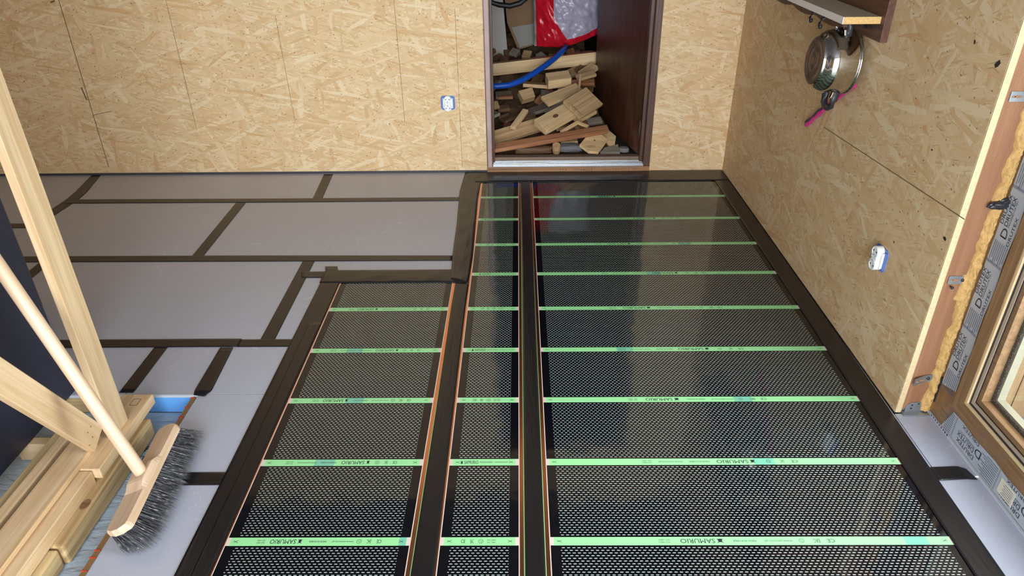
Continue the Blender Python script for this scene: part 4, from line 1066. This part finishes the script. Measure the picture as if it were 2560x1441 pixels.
# outside the window: porch wall of planks and paving
struct('floor_porch', MB().box(1.43, 5, -3, 1.78, -.2, -.1), M_pave)
pw = struct('wall_porch', MB().box(1.43, 2.6, 1.80, 1.84, -.1, 2.6), M_ext)
x = 1.425
for k in range(9):
    link('plank', MB().box(x, x+.122, 1.775, 1.80, -.1, 2.6).mesh('plank', bevel=.002), M_ext, pw); x += .125

# ------------------------------------------------------------------ left: timber frame, dark panels, broom
tf = thing('timber_frame', (-1.2, 1.3, RZ), 'light pine wall frame under construction with upright post and diagonal brace', 'timber frame')
def bar(nm, x0, x1, y0, y1, z0, z1, mat, bev=.003): return link(nm, MB().box(x0, x1, y0, y1, z0, z1).mesh(nm, bevel=bev), mat, tf)
ZB = RZ-.0078
bar('bottom_plate', -1.218, -1.122, 1.188, 1.667, ZB, .0, M_pine_grey_y, .006)
bar('bottom_plate', -1.228, -1.132, .6, 1.182, ZB, -.004, M_pine_grey_y, .006)
tp = bar('top_plate', -1.224, -1.130, 1.405, 1.727, .012, .045, M_pine_y)
link('pencil_square', MB().box(-1.178, -1.155, 1.672, 1.6735, .045, .0454).box(-1.178, -1.155, 1.702, 1.7035, .045, .0454).box(-1.178, -1.1765, 1.672, 1.7035, .045, .0454).box(-1.1565, -1.155, 1.672, 1.7035, .045, .0454).mesh('pencil_square'), M_pencil, tp)
bar('packer', -1.215, -1.140, 1.42, 1.66, 0, .012, M_pine_y, .001)
bar('infill_board', -1.188, -1.150, .95, 1.402, .0, .041, M_pine_y, .002)
bar('inner_rail', -1.254, -1.181, .6, 1.497, .0455, .060, M_pine_y, .002)
bar('under_rail', -1.252, -1.190, .6, 1.40, ZB, .045, M_pine_y, .002)
bar('under_rail', -1.252, -1.226, 1.402, 1.52, ZB, .045, M_pine_grey_y, .002)
bar('dark_rail', -1.276, -1.256, .6, 1.55, ZB, .036, M_dkbrown_x, .001)
bar('outer_rail', -1.308, -1.278, .6, 1.56, ZB, .050, M_pine_y)
bar('outer_rail', -1.345, -1.310, .6, 1.565, ZB, .034, M_pine_grey_y)
kc = G(213, 1262, .0005)
link('knot', MB().lathe([(.0, .0004), (.008, .0004), (.0095, .0007), (.011, .0004), (.0115, 0)], 20, M=Matrix.Translation(kc) @ Matrix.Scale(1.6, 4, (0, 1, 0))).mesh('knot'), W_d, tf)
link('post', MB().box(0, 2.2, -.039, .039, -.0115, .0115).mesh('post', bevel=.002), M_pine, tf, frame((-1.1595, 1.567, .0455), (-.0, -.004, 1), (1, 0, 0)))
beam('brace', (-1.178, 1.492, .075), (-1.178, .66, 1.538), .074, .024, (1, 0, 0), M_pine, tf)
for x, z in ((1.470, .10), (1.478, .13), (1.460, .125), (1.449, .09)):
    link('nail_hole', MB().lathe([(0, .0005), (.0022, .0005), (.0022, 0)], 8, M=Matrix.Translation((-1.166, x, z)) @ Matrix.Rotation(math.pi/2, 4, 'Y')).mesh('nail_hole'), W_d, tf)
link('cross_batten', MB().box(-1.47, -1.35, 1.555, 1.585, ZB, -.002).mesh('cross_batten', bevel=.002), M_pine, tf)

link('standing_panel', MB().box(-1.452, -1.427, .3, 1.808, .0, 1.95).mesh('standing_panel', bevel=.002), M_black, label='large matt black panel standing on edge behind the pine frame', cat='panel')
link('standing_panel', MB().box(-1.868, -1.844, 1.95, 2.339, .002, 1.25).mesh('standing_panel', bevel=.002), M_black2, label='dark grey panel standing on edge behind the black panel', cat='panel')

# broom
bro = thing('broom', (-.95, 1.36, 0), 'wooden push broom with dark bristles leaning on the pine frame', 'broom')
A0 = Vector((-.997, 1.550, .066)); A1 = Vector((-.962, 1.172, .066)); ax = (A1-A0).normalized()
nrm = Vector((-.36, .0, .93)); nrm = (nrm-ax*nrm.dot(ax)).normalized(); wv_ = nrm.cross(ax)   # across, towards the room
if wv_.x < 0: wv_ = -wv_
Lh = (A1-A0).length
def ol(t):   # half width along the head
    e = min(t, 1-t)*Lh; rr = .02
    return .033*(1 if e > rr else math.sqrt(max(.02, 1-((rr-e)/rr)**2))**.6)
n = 44; vs = []; fs = []
for k in range(n+1):
    t = k/n; c = A0+ax*(Lh*t); w_ = ol(t); dd = abs(t-.52)*Lh
    up_t = .010+.012*max(0, min(1, (.062-dd)/.03)); nn = 5
    w2 = w_*(1 if dd > .06 else .86)
    prof_ = [(-w_, -.010), (-w_, .002), (-w2*.82, up_t), (w2*.82, up_t), (w_, .004), (w_, -.010)]
    vs += [c+wv_*a+nrm*b for a, b in prof_]
for k in range(n):
    for j in range(6): fs.append((6*k+j, 6*k+(j+1) % 6, 6*k+6+(j+1) % 6, 6*k+6+j))
fs += [tuple(reversed(range(6))), tuple(range(6*n, 6*n+6))]
Mh = frame(A0, ax, nrm)
hm = MB().add([Mh.inverted() @ Vector(v) for v in vs], fs).mesh('broom_head', bevel=.0)
link('broom_head', hm, M_beech, bro, Mh)
hb = A0+ax*(Lh*.53)+nrm*.012+wv_*.004
ht = Vector((-1.218, 1.458, .640)); hd = (ht-hb).normalized()
Mt = frame(hb, hd, (0, 1, 0)); Lt = 1.0
m = MB().tube([(0, 0, 0), (.02, 0, 0), (.5, 0, 0), (Lt-.02, 0, 0), (Lt, 0, 0)], [.0150, .0165, .0165, .0160, .010], 20)
link('broom_handle', m.mesh('broom_handle', smooth=True), M_beech, bro, Mt)
rs = random.Random(4); vs = []; fs = []
bd = (-nrm)
for k in range(4200):
    t = rs.uniform(.01, .99); a = rs.uniform(-.9, .9); o = A0+ax*(Lh*t)+wv_*(ol(t)*a)-nrm*.009
    sp = ax*((t-.5)*.55+rs.gauss(0, .10))+wv_*(.42+a*.34+rs.gauss(0, .12))
    d = (bd+sp).normalized(); L = rs.uniform(.070, .086)
    e = o+d*L
    mid = o+d*L*.5+Vector((0, 0, rs.uniform(-.001, .002)))
    lim = .0008 if e.x > RXB else -.04
    if e.z < lim: e.z = lim+rs.uniform(0, .003); e += (wv_*.004)
    sd = d.cross(Vector((rs.uniform(-1, 1), rs.uniform(-1, 1), rs.uniform(-1, 1)))).normalized()*.0006; s2 = d.cross(sd).normalized()*.0005
    b = len(vs); vs += [o+sd, o-sd, o+s2, mid+sd, mid-sd, mid+s2, e]
    fs += [(b, b+1, b+4, b+3), (b+1, b+2, b+5, b+4), (b+2, b, b+3, b+5), (b+3, b+4, b+6), (b+4, b+5, b+6), (b+5, b+3, b+6)]
def bristle_mat():
    m, nt, p = newmat('horsehair'); co = objco(nt)
    f = noise(nt, mapping(nt, co, (60, 420, 60)), 1., 2)
    nt.links.new(RAMP(nt, f, [(.45, srgb(52, 50, 56)), (.62, srgb(88, 86, 94)), (.72, srgb(190, 182, 168))]), p.inputs['Base Color']); p.inputs['Roughness'].default_value = .45
    return m
link('bristles', MB().add(vs, fs).mesh('bristles', recalc=False), bristle_mat(), bro, kind='stuff')
